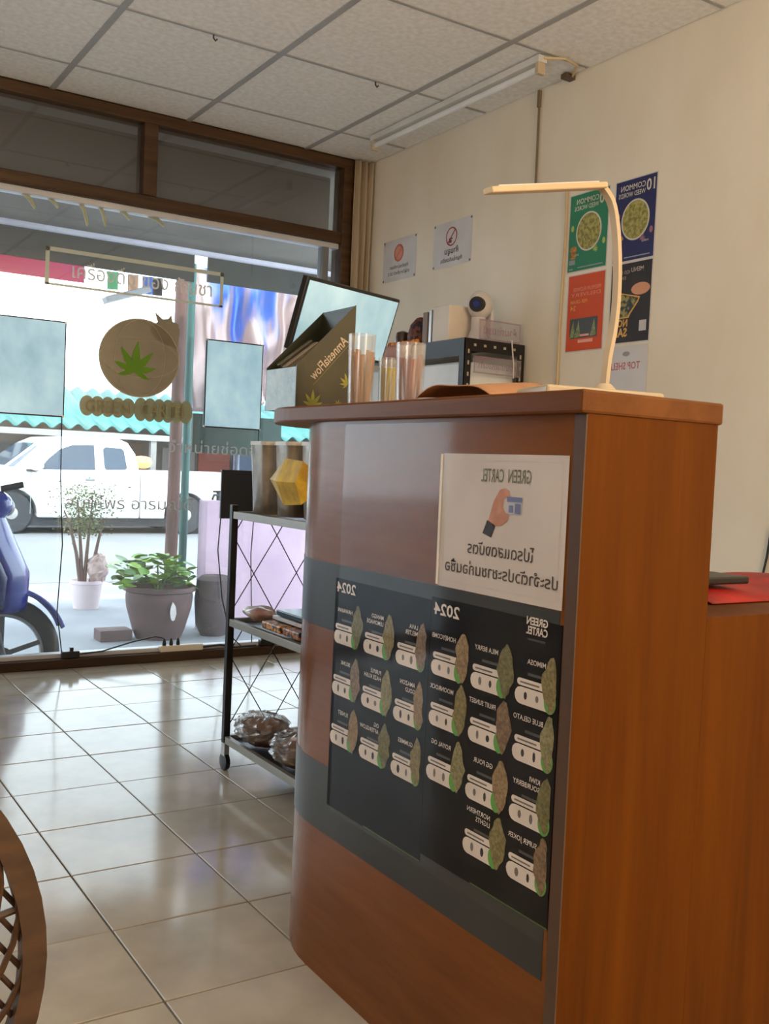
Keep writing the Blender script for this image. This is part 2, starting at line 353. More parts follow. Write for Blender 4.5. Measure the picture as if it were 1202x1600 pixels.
fp = arc_path(0.915, 0.972, 1.64, 0.265)
strip(fp, 0.0, 1.037, 0.018).build('front_panel', M_front, CT, smooth=True)
bp = [(p[0]-0.0008*(1 if p[1] < 1.7 else math.cos(math.pi/2*min(1, (p[1]-1.64)/0.265))), p[1]+(0.0008 if p[1] > 1.7 else 0)) for p in fp]
bp = [(0.9142, bp[0][1]+0.012)]+bp[1:]
strip(bp, 0.652, 0.775, 0.0008).build('grey_band', M_band, CT, smooth=True)
strip(bp, 0.272, 0.398, 0.0008).build('grey_band', M_band, CT, smooth=True)
MB().box(0.915, 1.1685, 0.952, 0.970, 0, 1.037).build('end_panel', M_wood, CT)
DK = thing('lower_desk', 'lower orange wood desk joined behind the tall counter, red cloth on it', 'desk', (1.47, 1.5, 0))
MB().box(1.1688, 1.78, 0.952, 0.970, 0, 0.741).build('end_panel', M_wood, DK)
MB().box(0.9125, 0.9149, 0.952, 0.9735, 0, 1.036).build('edge_trim', mat('edge_trim', srgb(84, 62, 48), 0.3), CT)
tp = arc_path(0.901, 0.948, 1.772, 0.28, 18, 1.175)
MB().prism([(x, y, 1.037) for x, y in tp]+[(1.175, 0.948, 1.037)], (0, 0, 0.031)).build('counter_top', M_top, CT, bevel=0.004)
MB().box(1.150, 1.168, 0.972, 1.89, 0, 1.037).build('back_panel', M_wood, CT)
MB().box(1.1688, 1.78, 0.952, 2.17, 0.741, 0.760).build('desk_top', M_wood, DK)
MB().box(1.1688, 1.78, 2.14, 2.16, 0.0, 0.740).build('far_end_panel', M_wood, DK)

FX = 0.9138           # sheets start here on the counter front
def front_plane(yL, z0, k=0): return Plane((FX-k*0.0003, yL, z0), (0, -1, 0), (0, 0, 1), (-1, 0, 0))
def bud_poly(seed, w=0.0145, h=0.039):
    rr = random.Random(seed); pts = []
    for i in range(22):
        q = 2*math.pi*i/22; s_ = math.sin(q); t = (s_+1)/2
        ww = w*(0.25+1.0*math.sin(math.pi*(0.12+0.80*(1-t)))**0.9)*(0.78+0.40*rr.random())
        pts.append((ww*math.cos(q), h*s_*(0.95+0.1*rr.random())))
    return pts
def menu(name, label, yL, width, z0, height, cols, rows, skip, names, title, brand):
    pl = front_plane(yL, z0); T = thing(name, label, 'poster', (FX, yL-width/2, z0), 'menu posters on the counter front')
    pl.slab(MB(), 0, width, 0, height).build('sheet', M_poster, T)
    pl = front_plane(yL, z0, 2.4); lt = MBS(); small = MB(); dark = MB(); gr = MB(); g2 = MB()
    for ri, zr in enumerate(rows):
        for ci, yc in enumerate(cols):
            if (ri, ci) in skip: continue
            u = yL-yc; v = zr-z0; um = min(u, width-0.004)
            c = MB(); pl.pill(c, um-0.081, um-0.010, v-0.038, v-0.014, 1); c.build('info_card', M_cardw, T)
            c = MB(); pl.pill(c, um-0.077, um-0.010, v-0.012, v-0.002, 1, True); c.build('info_card', M_cardw, T)
            for q, ox in enumerate((-0.058, -0.034)):
                pl.ell(dark if random.random() < .65 else gr, um+ox, v-0.025, random.uniform(0.003, 0.0045), random.uniform(0.005, 0.0075), 2, 7)
            pl.rect(gr, um-0.070, um-0.030, v-0.0085, v-0.0060, 2)
            pl.ell(g2, um-0.008, v-0.024, 0.012, 0.016, 2, 16)
            bu = MB(); sd = ri*7+ci+len(name)*3+int(yL*100); sh = 0.006 if ci == 2 else 0
            pts = [(um+a*(0.6 if a > 0 and um+a > width else 1)-sh, v+b) for a, b in bud_poly(sd)]
            pts = [(min(a, width), b) for a, b in pts]
            pl.poly(bu, pts, 3); bu.build('bud_picture', M_bud[sd % 5], T)
            nm = names[ri][ci].split('/')
            for q, w_ in enumerate(nm):
                hh = 0.0072; V, F, tw = text_geo(w_, 0.012); tw = min(tw*hh/0.7, 0.062)
                pl.text(lt, w_, um-0.019, v+0.020-0.0105*q+(0.006 if len(nm) > 1 else 0), hh, True, 'r', width=tw, k=2)
            pl.rect(small, um-0.055, um-0.019, v+0.004-(0.004 if len(nm) > 1 else 0), v+0.008-(0.004 if len(nm) > 1 else 0), 2)
    V, F, tw = text_geo('2024', 0.02)
    pl.text(lt, '2024', title[0], title[1], 0.018, True, 'l', width=0.066, k=2, bold=0.02)
    if brand:
        pl.text(lt, 'GREEN', brand[0], brand[1]+0.013, 0.0105, True, 'l', width=0.044, k=2, bold=0.03)
        pl.text(lt, 'CARTEL', brand[0], brand[1], 0.0105, True, 'l', width=0.044, k=2, bold=0.03)
        pl.rect(small, brand[0]+0.004, brand[0]+0.04, brand[1]-0.009, brand[1]-0.006, 2)
    lt.build('lettering', M_cardw, T); stuff(small.build('small_print', mat('menu_dim', srgb(74, 72, 72), 0.4), T))
    stuff(dark.build('icons', M_ink, T))
    if gr.v: stuff(gr.build('pale_icons', M_grey, T))
    stuff(g2.build('green_dots', M_green, T))
    ln = MB(); pl.rect(ln, 0.13, width, 0.0005, 0.0025, 1); ln.build('green_line', mat('print_dark_green', srgb(70, 110, 46), 0.4), T)
    return T
menu('menu_poster', 'black menu poster with nine items in three rows, nearer the window', 1.580, 0.303, 0.330, 0.421, (1.497, 1.394, 1.291), (0.671, 0.577, 0.486), (),
     [['HAWAIIAN', 'MANGO/LEMONADE', 'LAVA/MELTER'], ['SKUNK', 'PURPLE/HAZE KUSH', 'AMAZON/GOLD'], ['SUNSET', 'OG/AFTERGLOW', 'GUMMIES']], (0.006, 0.397), None)
menu('menu_poster', 'black menu poster with eleven items and brand name, nearer the orange end panel', 1.276, 0.300, 0.345, 0.412, (1.189, 1.087, 0.985), (0.674, 0.594, 0.508, 0.426), ((3, 0),),
     [['HONEYCOMB', 'MILA BERRY', 'MIMOSA'], ['MOONROCK', 'FRUIT SUNSET', 'BLUE GELATO'], ['ROYAL OG', 'GG FOUR', 'KIWI/SOURBERRY'], ['', 'NORTHERN/LIGHTS', 'SUPER JOKER']], (0.008, 0.386), (0.228, 0.391))
# identity-card notice
T = thing('identity_notice', 'white laminated notice with a hand holding a card, on the counter front', 'notice', (FX, 1.12, 0.775))
pl = front_plane(1.263, 0.776); w_, h_ = 0.283, 0.206
pl.slab(MB(), 0, w_, 0, h_).build('sheet', M_white, T)
pl = front_plane(1.263, 0.776, 2.4)
b = MBS(); pl.text(b, 'GREEN', 0.210, 0.166, 0.019, True, 'r', width=0.050, k=2, bold=0.01); pl.text(b, 'CARTEL', 0.150, 0.166, 0.019, True, 'r', width=0.052, k=2, bold=0.01); b.build('title_lettering', mat('sage_ink', srgb(112, 122, 98), 0.5), T)
b = MBS(); pl.text(b, 'โปรดแสดงบัตร', 0.148, 0.058, 0.017, True, 'c', width=0.150); pl.text(b, 'ประจำตัวประชาชนก่อนซื้อ', 0.146, 0.026, 0.0165, True, 'c', width=0.255); b.build('lettering', mat('notice_ink', srgb(70, 64, 66), 0.5), T)
b = MB(); pl.poly(b, [(0.107, 0.090), (0.128, 0.085), (0.136, 0.103), (0.117, 0.110)][::1], 2); b.build('printed_cuff', M_ink, T)
b = MB(); pl.poly(b, [(0.119, 0.108), (0.134, 0.102), (0.150, 0.104), (0.163, 0.112), (0.166, 0.121), (0.158, 0.122), (0.150, 0.130), (0.153, 0.143), (0.166, 0.147), (0.164, 0.154), (0.154, 0.158), (0.143, 0.155), (0.130, 0.138)], 2); b.build('printed_hand', mat('skin_ink', srgb(206, 150, 124), 0.5, col2=srgb(186, 128, 104), scale=(60, 60, 60)), T)
b = MB(); pl.rect(b, 0.160, 0.193, 0.121, 0.146, 1); b.build('printed_card', mat('card_pale_ink', srgb(196, 200, 216), 0.5), T)
b = MB(); pl.rect(b, 0.160, 0.193, 0.139, 0.146, 3); pl.rect(b, 0.178, 0.190, 0.123, 0.137, 3); pl.rect(b, 0.165, 0.174, 0.124, 0.134, 3); b.build('card_blocks', mat('card_ink', srgb(110, 124, 176), 0.5), T)
b = MB()
for (a0, a1, c0, c1) in ((0.010, 0.273, 0.196, 0.1967), (0.010, 0.273, 0.010, 0.0107), (0.010, 0.0107, 0.010, 0.196), (0.2723, 0.273, 0.010, 0.196)): pl.rect(b, a0, a1, c0, c1, 1)
b.build('printed_border', mat('pale_line', srgb(206, 202, 200), 0.5), T)
MB().tube([(FX-0.0024, 1.2625, 0.778), (FX-0.0030, 1.2628, 0.90), (FX-0.0036, 1.2620, 0.981)], 0.0022, 8).build('edge_highlight', mat('highlight_white', srgb(240, 244, 246), 0.06), T, smooth=True)  # near-white tube stands for the window highlight along the sheet's edge
# clear plastic sheet over the prints
b = MB().box(FX-0.0034, FX-0.0030, 0.975, 1.565, 0.325, 1.030); tag(b.build('clear_sheet', M_film), 'clear glossy plastic sheet covering the posters on the counter front', 'plastic sheet')

# ================================================================== ON THE COUNTER
ZT = 1.068
D = thing('display_box', 'dark green cardboard display box with hemp leaves and slanted sides, on the rounded counter end', 'display box', (1.02, 1.92, ZT))
M_dbox = mat('dark_green_card', srgb(52, 52, 30), 0.35, col2=srgb(34, 35, 20), scale=(8, 8, 8))
M_leafp = mat('leaf_print', srgb(150, 148, 46), 0.4, col2=srgb(112, 116, 34), scale=(40, 40, 40))
bx0, bx1, by0, by1 = 0.952, 1.088, 1.846, 1.99
zf, zb = 1.160, 1.298
for nm, yy in (('side_panel', by0), ('side_panel', by1-0.003)):
    MB().prism([(bx0, yy, ZT), (bx1, yy, ZT), (bx1, yy, zb), (bx0, yy, zf)], (0, 0.003, 0)).build(nm, M_dbox, D)
MB().box(bx0, bx0+0.003, by0+0.003, by1-0.003, ZT, zf-0.004).build('front_panel', mat('front_print', srgb(120, 130, 104), 0.14, col2=srgb(58, 66, 34), scale=(34, 34, 34), detail=6), D)
MB().box(bx1-0.003, bx1, by0+0.003, by1-0.003, ZT, zb-0.002).build('back_panel', M_dbox, D)
MB().box(bx0+0.003, bx1-0.003, by0+0.003, by1-0.003, ZT, ZT+0.004).build('bottom_panel', M_dbox, D)
pl = Plane((bx0, by0-0.0003, ZT), (1, 0, 0), (0, 0, 1), (0, -1, 0))
for q_ in ((0.040, 0.010, 0.034, 1, 0), (0.122, 0.060, 0.026, 1, -0.3), (0.100, 0.014, 0.014, 1, .2)):
    b = MB(); leaf7(pl, b, *q_); b.build('leaf_print', M_leafp, D)
b = MB(); sl = math.atan2(zb-zf, bx1-bx0)*1.06; pl.text(b, 'AmnesiaFlow', 0.081, 0.106, 0.020, True, 'c', width=0.118, k=2, bold=0.01, rot=sl); b.build('lettering', mat('pale_print', srgb(196, 180, 158), 0.4), D)
b = MB(); d = Vector((math.cos(sl), math.sin(sl)))
pl.poly(b, [(0.040, 0.052), (0.132, 0.052+0.092*math.tan(sl)), (0.132, 0.054+0.092*math.tan(sl)), (0.040, 0.054)], 1); b.build('gold_line', mat('gold_print', srgb(120, 110, 52), 0.4), D)
# packets inside the display box
for i in range(4):
    yy = 1.87+0.028*i
    p = MB().obox((1.022, yy, 1.150+0.006*i), (0.038, 0, 0.030), (0, 0.009, 0), (-0.022, 0, 0.03)).build('product_packet', mat('foil_packet_%d' % (i % 2), srgb(*((150, 136, 116), (96, 88, 74))[i % 2]), 0.25, 0.3), bevel=0.002)
    tag(p, ('shiny product packet leaning inside the dark green display box, nearest the camera', 'second shiny packet from the camera inside the dark green display box', 'third shiny packet from the camera inside the dark green display box', 'shiny product packet leaning inside the dark green display box, nearest the window')[i], 'packet', 'packets in the display box')
# cups with cones and sticks
def cup(x, y, r, h, label, stick_mat, n, hs, slabel, group, lean=0.012, rs=0.0035):
    c = MB().lathe([(r*0.9, 0), (r, h), (r-0.0015, h), (r*0.9-0.0015, 0.003)], (x, y, ZT), 32, cap=False)
    c.face([(x+r*0.9*math.cos(2*math.pi*k/32), y+r*0.9*math.sin(2*math.pi*k/32), ZT+0.001) for k in range(32)])
    tag(c.build('plastic_cup', M_cup, smooth=True), label, 'cup', 'frosted cups on the counter')
    for i in range(n):
        q = 2*math.pi*i/n+0.3; q2 = q+random.uniform(-.5, .5); ra = (r*0.68 if i % 3 else r*0.3); rb = min(ra+lean*random.random(), r*0.82)
        a = (x+ra*0.85*math.cos(q), y+ra*0.85*math.sin(q), ZT+0.004); e = (x+rb*math.cos(q2), y+rb*math.sin(q2), ZT+hs*random.uniform(0.86, 1.0))
        tag(MB().tube([a, e], [rs*0.55, rs], 7).build('stick', stick_mat, smooth=True), slabel, 'stick', group)
cup(0.992, 1.655, 0.0265, 0.140, 'tall frosted cup of beige paper cones beside the dark green display box', mat('beige_paper', srgb(196, 150, 104), 0.6, col2=srgb(170, 122, 80)), 13, 0.112, 'beige paper cone standing in the tall frosted cup', 'beige cones', rs=0.0048)
cup(1.05, 1.648, 0.020, 0.100, 'short cup of olive sticks between the two frosted cups', mat('olive_paper', srgb(176, 160, 84), 0.6, col2=srgb(150, 132, 62)), 9, 0.088, 'olive paper stick in the cup between the frosted cups', 'olive sticks', rs=0.0045)
cup(0.985, 1.475, 0.0265, 0.108, 'frosted cup of dark pink sticks, nearest to the desk lamp', mat('pink_stick', srgb(160, 92, 80), 0.5, col2=srgb(126, 66, 60)), 12, 0.090, 'dark pink stick standing in the frosted cup', 'pink sticks', rs=0.004)
# folded brown paper
b = MB().grid(lambda u, v: (0.965+0.17*v, 1.42-0.20*u, ZT+0.004+0.036*math.sin(math.pi*min(1, u*0.9+0.08))*(0.7+0.3*v)+0.004*math.sin(9*u+3*v)), 14, 6)
tag(b.build('folded_paper', mat('brown_paper', srgb(190, 140, 100), 0.6), smooth=True, solid=0.002), 'folded sheet of brown paper lying on the counter behind the edge', 'paper')
# desk lamp
Lp = thing('desk_lamp', 'cream desk lamp with curved stem and flat bar head on the counter corner', 'lamp', (1.10, 1.13, ZT))
MB().prism([(0.965, 1.09, ZT), (1.165, 1.05, ZT), (1.165, 1.17, ZT), (1.0, 1.20, ZT)], (0, 0, 0.018)).build('base', M_cream, Lp, bevel=0.004)
MB().lathe([(0.022, 0.012), (0.018, 0.024), (0.010, 0.032)], (1.117, 1.13, ZT), 20).build('stem_foot', M_cream, Lp, smooth=True)
def smooth_path(P, n=5):
    P = [Vector(p) for p in P]; out = []
    for i in range(len(P)-1):
        a, b_, c, d = P[max(i-1, 0)], P[i], P[i+1], P[min(i+2, len(P)-1)]
        for k in range(n):
            t = k/n; out.append(0.5*((2*b_)+(c-a)*t+(2*a-5*b_+4*c-d)*t*t+(3*b_-a-3*c+d)*t**3))
    return out+[P[-1]]
st = [(1.117, 1.13, 1.092), (1.121, 1.13, 1.140), (1.130, 1.13, 1.190), (1.133, 1.13, 1.240), (1.130, 1.13, 1.297), (1.122, 1.13, 1.345), (1.110, 1.13, 1.378), (1.088, 1.13, 1.398)]
st = smooth_path(st)
V = []
for i, p in enumerate(st):
    d = (Vector(st[min(i+1, len(st)-1)])-Vector(st[max(i-1, 0)])).normalized(); n_ = Vector((d.z, 0, -d.x))
    V += [Vector(p)+n_*a*0.0038+Vector((0, c*0.006, 0)) for a, c in ((-1, -1), (1, -1), (1, 1), (-1, 1))]
mb = MB().add(V, [(4*i+a, 4*i+(a+1) % 4, 4*i+4+(a+1) % 4, 4*i+4+a) for i in range(len(st)-1) for a in range(4)]+[(0, 1, 2, 3), tuple(4*(len(st)-1)+a for a in (3, 2, 1, 0))])
mb.build('stem', M_cream, Lp, smooth=True)
a, c = Vector((1.092, 1.13, 1.398)), Vector((0.872, 1.13, 1.350)); d = (c-a).normalized(); n_ = Vector((-d.z, 0, d.x))
MB().obox((a+c)/2, d*((c-a).length/2), (0, 0.011, 0), n_*0.0045).build('head', mat('lamp_head', srgb(206, 184, 150), 0.35), Lp, bevel=0.002)
MB().obox((a+c)/2-n_*0.0052, d*((c-a).length/2-0.015), (0, 0.008, 0), n_*0.001).build('light_strip', M_white, Lp)
# monitor behind the display box
Mo = thing('monitor', 'lit pale blue screen in a black frame tilted behind the dark green display box', 'monitor', (1.25, 2.12, 0.760))
cen = Vector((1.234, 2.131, 1.304)); A3 = Matrix.Rotation(0.426, 3, 'Z') @ Matrix.Rotation(0.314, 3, 'X') @ Matrix.Rotation(-0.023, 3, 'Y')
ax, ay, az = A3 @ Vector((1, 0, 0)), A3 @ Vector((0, 1, 0)), A3 @ Vector((0, 0, 1))
w2, h2 = 0.193, 0.086
MB().obox(cen+ay*0.009, ax*w2, ay*0.009, az*h2).build('housing', M_black, Mo, bevel=0.003)
MB().obox(cen-ay*0.0005, ax*(w2-0.008), ay*0.0008, az*(h2-0.008)).build('screen', M_lit, Mo)
MB().cyl((1.26, 2.16, 0.77), (1.25, 2.155, 1.29), 0.014).build('stand_neck', M_black, Mo, smooth=True)
MB().lathe([(0.07, 0), (0.07, 0.008), (0.02, 0.012)], (1.26, 2.10, 0.760), 28).build('stand_base', M_black, Mo, smooth=True)
# red cloth and dark wallet on the lower desk
b = MB().grid(lambda u, v: (1.30+0.42*u, 1.05+0.32*v, 0.762+0.017*(math.sin(math.pi*v)**0.5)*(0.8+0.25*math.sin(7*u+1))), 16, 10)
tag(b.build('red_cloth', mat('red_cloth', srgb(168, 18, 14), 0.55, col2=srgb(120, 8, 8), scale=(12, 12, 12)), smooth=True, solid=0.002), 'red cloth lying on the lower desk behind the counter', 'cloth')
tag(MB().box(1.34, 1.455, 1.10, 1.20, 0.784, 0.797).build('wallet', M_black, bevel=0.003), 'small black wallet on the red cloth', 'wallet')

# ================================================================== RIGHT WALL
XWp = XR-0.0006
def wall_plane(yL, z0): return Plane((XWp, yL, z0), (0, -1, 0), (0, 0, 1), (-1, 0, 0))
def poster(name, label, cat, yL, w, z0, h, m, group=None, border=True):
    T = thing(name, label, cat, (XWp, yL-w/2, z0), group); pl = wall_plane(yL, z0)
    pl.slab(MB(), 0, w, 0, h, 0.0008).build('sheet', M_white if border else m, T)
    pl = Plane(pl.P(0, 0)+Vector((-0.0008, 0, 0)), pl.u, pl.v, pl.n)
    if border: b = MB(); pl.rect(b, 0.004, w-0.004, 0.004, h-0.004, 1); b.build('printed_field', m, T)
    return T, pl
G1 = 'posters on the right wall'
M_bowl = mat('bowl_print', srgb(176, 168, 92), 0.5, col2=srgb(122, 120, 56), scale=(70, 70, 70), detail=5, lo=0.4, hi=0.6)
for lab, yL, fieldc, w in (('green poster with a bowl of hemp buds, upper left of the five', 2.957, (38, 128, 92), 0.214), ('dark blue poster with a bowl of hemp buds and a big ten', 2.715, (34, 36, 92), 0.204)):
    T, pl = poster('bowl_poster', lab, 'poster', yL, w, 1.742, 0.300, mat('field_%d' % fieldc[0], srgb(*fieldc), 0.55), G1)
    b = MBS(); pl.text(b, '10', w-0.012, 0.242, 0.040, True, 'r', width=0.040, bold=0.02); pl.text(b, 'COMMON', w-0.056, 0.259, 0.020, True, 'r', width=0.120, bold=0.01); pl.text(b, 'WEED WORDS', w-0.056, 0.235, 0.017, True, 'r', width=0.130, bold=0.01)
    pl.text(b, 'indica', 0.062 if fieldc[0] > 36 else w-0.03, 0.062, 0.010, True, 'r', bold=0); b.build('lettering', mat('poster_cream', srgb(214, 210, 196), 0.4), T)
    b = MB(); pl.ell(b, w*0.52, 0.148, 0.068, 0.074, 2, 40); b.build('bowl_rim', mat('poster_cream', srgb(214, 210, 196), 0.4), T)
    b = MB(); pl.ell(b, w*0.52, 0.148, 0.062, 0.068, 3, 40); b.build('bowl_picture', M_bowl, T)
    b = MBS(); pl.rect(b, 0.018, 0.046, 0.052, 0.076, 2); pl.ell(b, 0.032, 0.088, 0.020, 0.012, 2); b.build('jar_picture', mat('jar_print', srgb(196, 150, 60), 0.4, col2=srgb(150, 70, 30), scale=(90, 90, 90)), T)
    b = MBS(); pl.rect(b, 0.012, 0.044, 0.030, 0.048, 2); pl.rect(b, 0.012, 0.034, 0.010, 0.016, 2); pl.rect(b, 0.060, w-0.02, 0.014, 0.018, 2); b.build('small_print', mat('print_pale_grey', srgb(150, 160, 160), 0.4), T)
    b = MBS(); leaf7(pl, b, w*0.70, 0.070, 0.022, 2, 0.4); pl.ell(b, 0.022, 0.170, 0.008, 0.012, 2); pl.ell(b, w-0.02, 0.10, 0.008, 0.012, 2); b.build('leaf_print', mat('print_accent', srgb(*((170, 190, 90) if fieldc[0] > 36 else (170, 120, 140))), 0.4) if fieldc[0] > 36 else mat('print_accent_2', srgb(160, 110, 130), 0.4), T)
T, pl = poster('price_poster', 'orange red poster with a dark photo strip, lower left of the five', 'poster', 2.945, 0.203, 1.434, 0.298, mat('field_red', srgb(214, 80, 26), 0.6), G1)
b = MBS(); pl.text(b, 'PREMIUM FLOWER', 0.105, 0.232, 0.015, True, 'c', width=0.15, bold=0); pl.text(b, 'DELIVERY', 0.10, 0.212, 0.014, True, 'c', width=0.16, bold=0); b.build('lettering', mat('print_salmon', srgb(236, 150, 120), 0.4), T)
b = MBS(); pl.text(b, 'PER GRAM', 0.02, 0.186, 0.013, True, 'l', width=0.09, bold=0.01); pl.text(b, '24', 0.02, 0.160, 0.018, True, 'l', width=0.03, bold=0.02); b.build('price_lettering', mat('print_orange', srgb(236, 160, 50), 0.4), T)
b = MB(); pl.rect(b, 0.022, 0.172, 0.052, 0.128, 2); b.build('photo_strip', mat('photo_dark', srgb(56, 52, 44), 0.35), T)
b = MBS()
for q in (0.038, 0.066, 0.150): pl.poly(b, [(q-0.016, 0.054), (q+0.016, 0.058), (q+0.004, 0.122)], 3)
b.build('plant_print', mat('photo_plant', srgb(150, 156, 96), 0.4, col2=srgb(90, 104, 56), scale=(120, 120, 120)), T)
b = MBS(); pl.rect(b, 0.07, 0.15, 0.034, 0.046, 2); pl.rect(b, 0.080, 0.130, 0.058, 0.066, 4); b.build('pale_print', mat('print_pink', srgb(240, 170, 150), 0.4), T)
T, pl = poster('black_poster', 'black poster with gold lettering and a leaf shape, lower right of the blue one', 'poster', 2.715, 0.203, 1.446, 0.294, mat('field_black', srgb(30, 24, 24), 0.6, col2=srgb(48, 42, 42), scale=(9, 9, 9), lo=0.3, hi=0.9), G1)
b = MBS(); pl.text(b, 'NOW', 0.052, 0.062, 0.026, True, 'c', width=0.085, bold=0.03); pl.text(b, 'SALE', 0.052, 0.026, 0.030, True, 'c', width=0.085, bold=0.03); b.build('gold_lettering', mat('print_gold', srgb(220, 164, 60), 0.4), T)
b = MBS(); pl.text(b, '420 CLUB', 0.055, 0.252, 0.014, True, 'c', width=0.08, bold=0); pl.text(b, 'MENU', 0.130, 0.256, 0.016, True, 'c', width=0.06, bold=0.02); pl.text(b, 'ENJOY', 0.045, 0.232, 0.012, True, 'c', width=0.06, bold=0); b.build('lettering', mat('print_mauve', srgb(170, 156, 150), 0.4), T)
b = MB(); pl.ell(b, 0.150, 0.192, 0.045, 0.022, 2); b.build('disc_print', mat('print_peach', srgb(214, 150, 110), 0.4), T)
b = MB(); pl.poly(b, [(0.015, 0.195), (0.095, 0.176), (0.150, 0.164), (0.142, 0.146), (0.106, 0.105), (0.100, 0.092), (0.010, 0.092)], 2); b.build('shape_outline', mat('print_gold', srgb(220, 164, 60), 0.4), T)
b = MB(); pl.poly(b, [(0.018, 0.190), (0.095, 0.172), (0.142, 0.160), (0.136, 0.147), (0.100, 0.108), (0.095, 0.096), (0.014, 0.096)], 3); b.build('shape_fill', mat('print_pattern', srgb(150, 140, 60), 0.4, col2=srgb(36, 34, 24), scale=(60, 60, 60), detail=2, lo=0.42, hi=0.55), T)
b = MB(); pl.rect(b, 0.152, 0.186, 0.040, 0.078, 2); b.build('plain_square', mat('print_square', srgb(196, 190, 188), 0.4), T)
T, pl = poster('shelf_notice', 'white sheet with red lettering in a clear sleeve, lowest on the wall', 'notice', 2.728, 0.213, 1.140, 0.297, M_white, G1, False)
b = MB(); pl.text(b, 'TOP SHELF', 0.105, 0.212, 0.026, True, 'c', width=0.150, bold=0.02); b.build('lettering', mat('print_brick', srgb(190, 84, 62), 0.4), T)
b = MB(); pl.ell(b, 0.110, 0.268, 0.018, 0.009, 2); b.build('round_mark', mat('print_taupe', srgb(150, 136, 122), 0.4), T)
MB().box(XWp-0.006, XWp-0.0052, 2.512, 2.732, 1.13, 1.44).build('sleeve', M_film, T)
# prohibition signs
for k, (yL, z0, lab) in enumerate(((4.312, 1.880, 'pale wall sign with orange prohibition disc, beside the window corner'), (3.876, 1.886, 'white wall sign with red no smoking circle, above the white camera'))):
    w, h = 0.293, 0.204
    T, pl = poster('prohibition_sign', lab, 'sign', yL, w, z0, h, mat('sign_paper', srgb(214, 212, 212), 0.4), 'prohibition signs on the right wall', False)
    b = MB(); pl.ring(b, 0.140, 0.134, 0.043, 0.043, 0.0065 if k else 0.010, 2); pl.poly(b, [(0.108, 0.106), (0.113, 0.101), (0.172, 0.162), (0.167, 0.167)], 2); b.build('ring', mat('sign_red', srgb(176, 70, 72), 0.4) if k else mat('sign_orange', srgb(206, 116, 96), 0.4), T)
    b = MB()
    if k: pl.obj = None; pl.rect(b, 0.122, 0.150, 0.122, 0.128, 1); leaf7(pl, b, 0.132, 0.108, 0.024, 1)
    else: pl.ell(b, 0.140, 0.134, 0.034, 0.034, 1)
    b.build('symbol', mat('sign_symbol', srgb(110, 64, 66), 0.4) if k else mat('sign_pale_orange', srgb(220, 150, 128), 0.4), T)
    b = MBS()
    if k: pl.text(b, 'ห้ามสูบ', 0.145, 0.058, 0.024, True, 'c', width=0.105, bold=0.03); pl.text(b, 'กัญชาในบริเวณร้าน', 0.145, 0.022, 0.017, True, 'c', width=0.165, bold=0.02)
    else: pl.text(b, 'ห้ามจำหน่ายกัญชา', 0.145, 0.060, 0.016, True, 'c', width=0.16, bold=0.01); pl.text(b, 'แก่ผู้มีอายุต่ำกว่า 20 ปี', 0.145, 0.030, 0.015, True, 'c', width=0.19, bold=0.01)
    b.build('lettering', mat('sign_ink', srgb(92, 88, 92), 0.5), T)
    b = MB()
    for cu, cv in ((0.008, 0.008), (w-0.008, 0.008), (0.008, h-0.008), (w-0.008, h-0.008)): pl.ell(b, cu, cv, 0.006, 0.006, 2, 10)
    stuff(b.build('corner_screws', mat('screw_grey', srgb(110, 106, 100), 0.4), T))
# conduits and cords on the wall
b = MB().tube([(XR-0.008, 3.165, 2.505), (XR-0.008, 3.165, 2.44)], 0.0085, 8); b.tube([(XR-0.007, 3.165, 2.44), (XR-0.007, 3.163, 2.127)], 0.0045, 8)
tag(b.build('pull_cord', mat('cord_olive', srgb(120, 104, 78), 0.6), smooth=True), 'brown cord hanging down the wall from the fluorescent fixture', 'cord')
b = MB().tube([(XR-0.006, 2.975, 2.070), (XR-0.006, 2.970, 1.90), (XR-0.006, 2.978, 1.55), (XR-0.006, 2.972, 1.10), (XR-0.006, 2.972, 0.80)], 0.005, 8)
tag(b.build('wall_cable', mat('cable_beige', srgb(206, 182, 142), 0.5), smooth=True), 'beige cable running down the wall beside the green poster', 'cable')
b = MB().tube([(XR-0.005, 1.962, 0.82), (XR-0.005, 1.972, 0.73), (XR-0.006, 1.985, 0.66), (XR-0.006, 1.99, 0.30)], 0.004, 6)
tag(b.build('floor_cable', M_wire, smooth=True), 'thin dark cable on the wall above the red cloth', 'cable')
# curtain gathered in the corner
def cur(u, v): return (2.575+0.105*u, 4.435+0.014*math.sin(u*19)+0.004*math.sin(v*9+u*5), 2.505-1.75*v)
tag(MB().grid(cur, 48, 14).build('gathered_curtain', mat('beige_curtain', srgb(176, 160, 136), 0.8, col2=srgb(156, 138, 112), scale=(30, 30, 2)), smooth=True, solid=0.003), 'beige curtain gathered in the corner beside the window jamb', 'curtain')
# fluorescent fixture
Fx = thing('fluorescent_fixture', 'white fluorescent batten with one unlit tube under the ceiling by the right wall', 'light fixture', (2.465, 3.49, ZC))
MB().box(2.445, 2.487, 2.90, 4.09, 2.482, 2.508).build('batten', mat('batten_white', srgb(222, 222, 218), 0.4), Fx, bevel=0.003)
MB().cyl((2.465, 2.925, 2.462), (2.465, 4.065, 2.462), 0.013, 16).build('tube', mat('tube_glass', srgb(236, 238, 240), 0.15), Fx, smooth=True)
for yy in (2.905, 4.068): MB().box(2.448, 2.484, yy, yy+0.02, 2.440, 2.484).build('socket', M_cream, Fx, bevel=0.003)
MB().tube([(2.47, 2.90, 2.498), (2.54, 2.86, 2.500), (2.62, 2.885, 2.503), (2.683, 2.98, 2.500)], 0.005, 8).build('supply_cord', mat('cord_cream', srgb(212, 190, 150), 0.5), Fx, smooth=True)
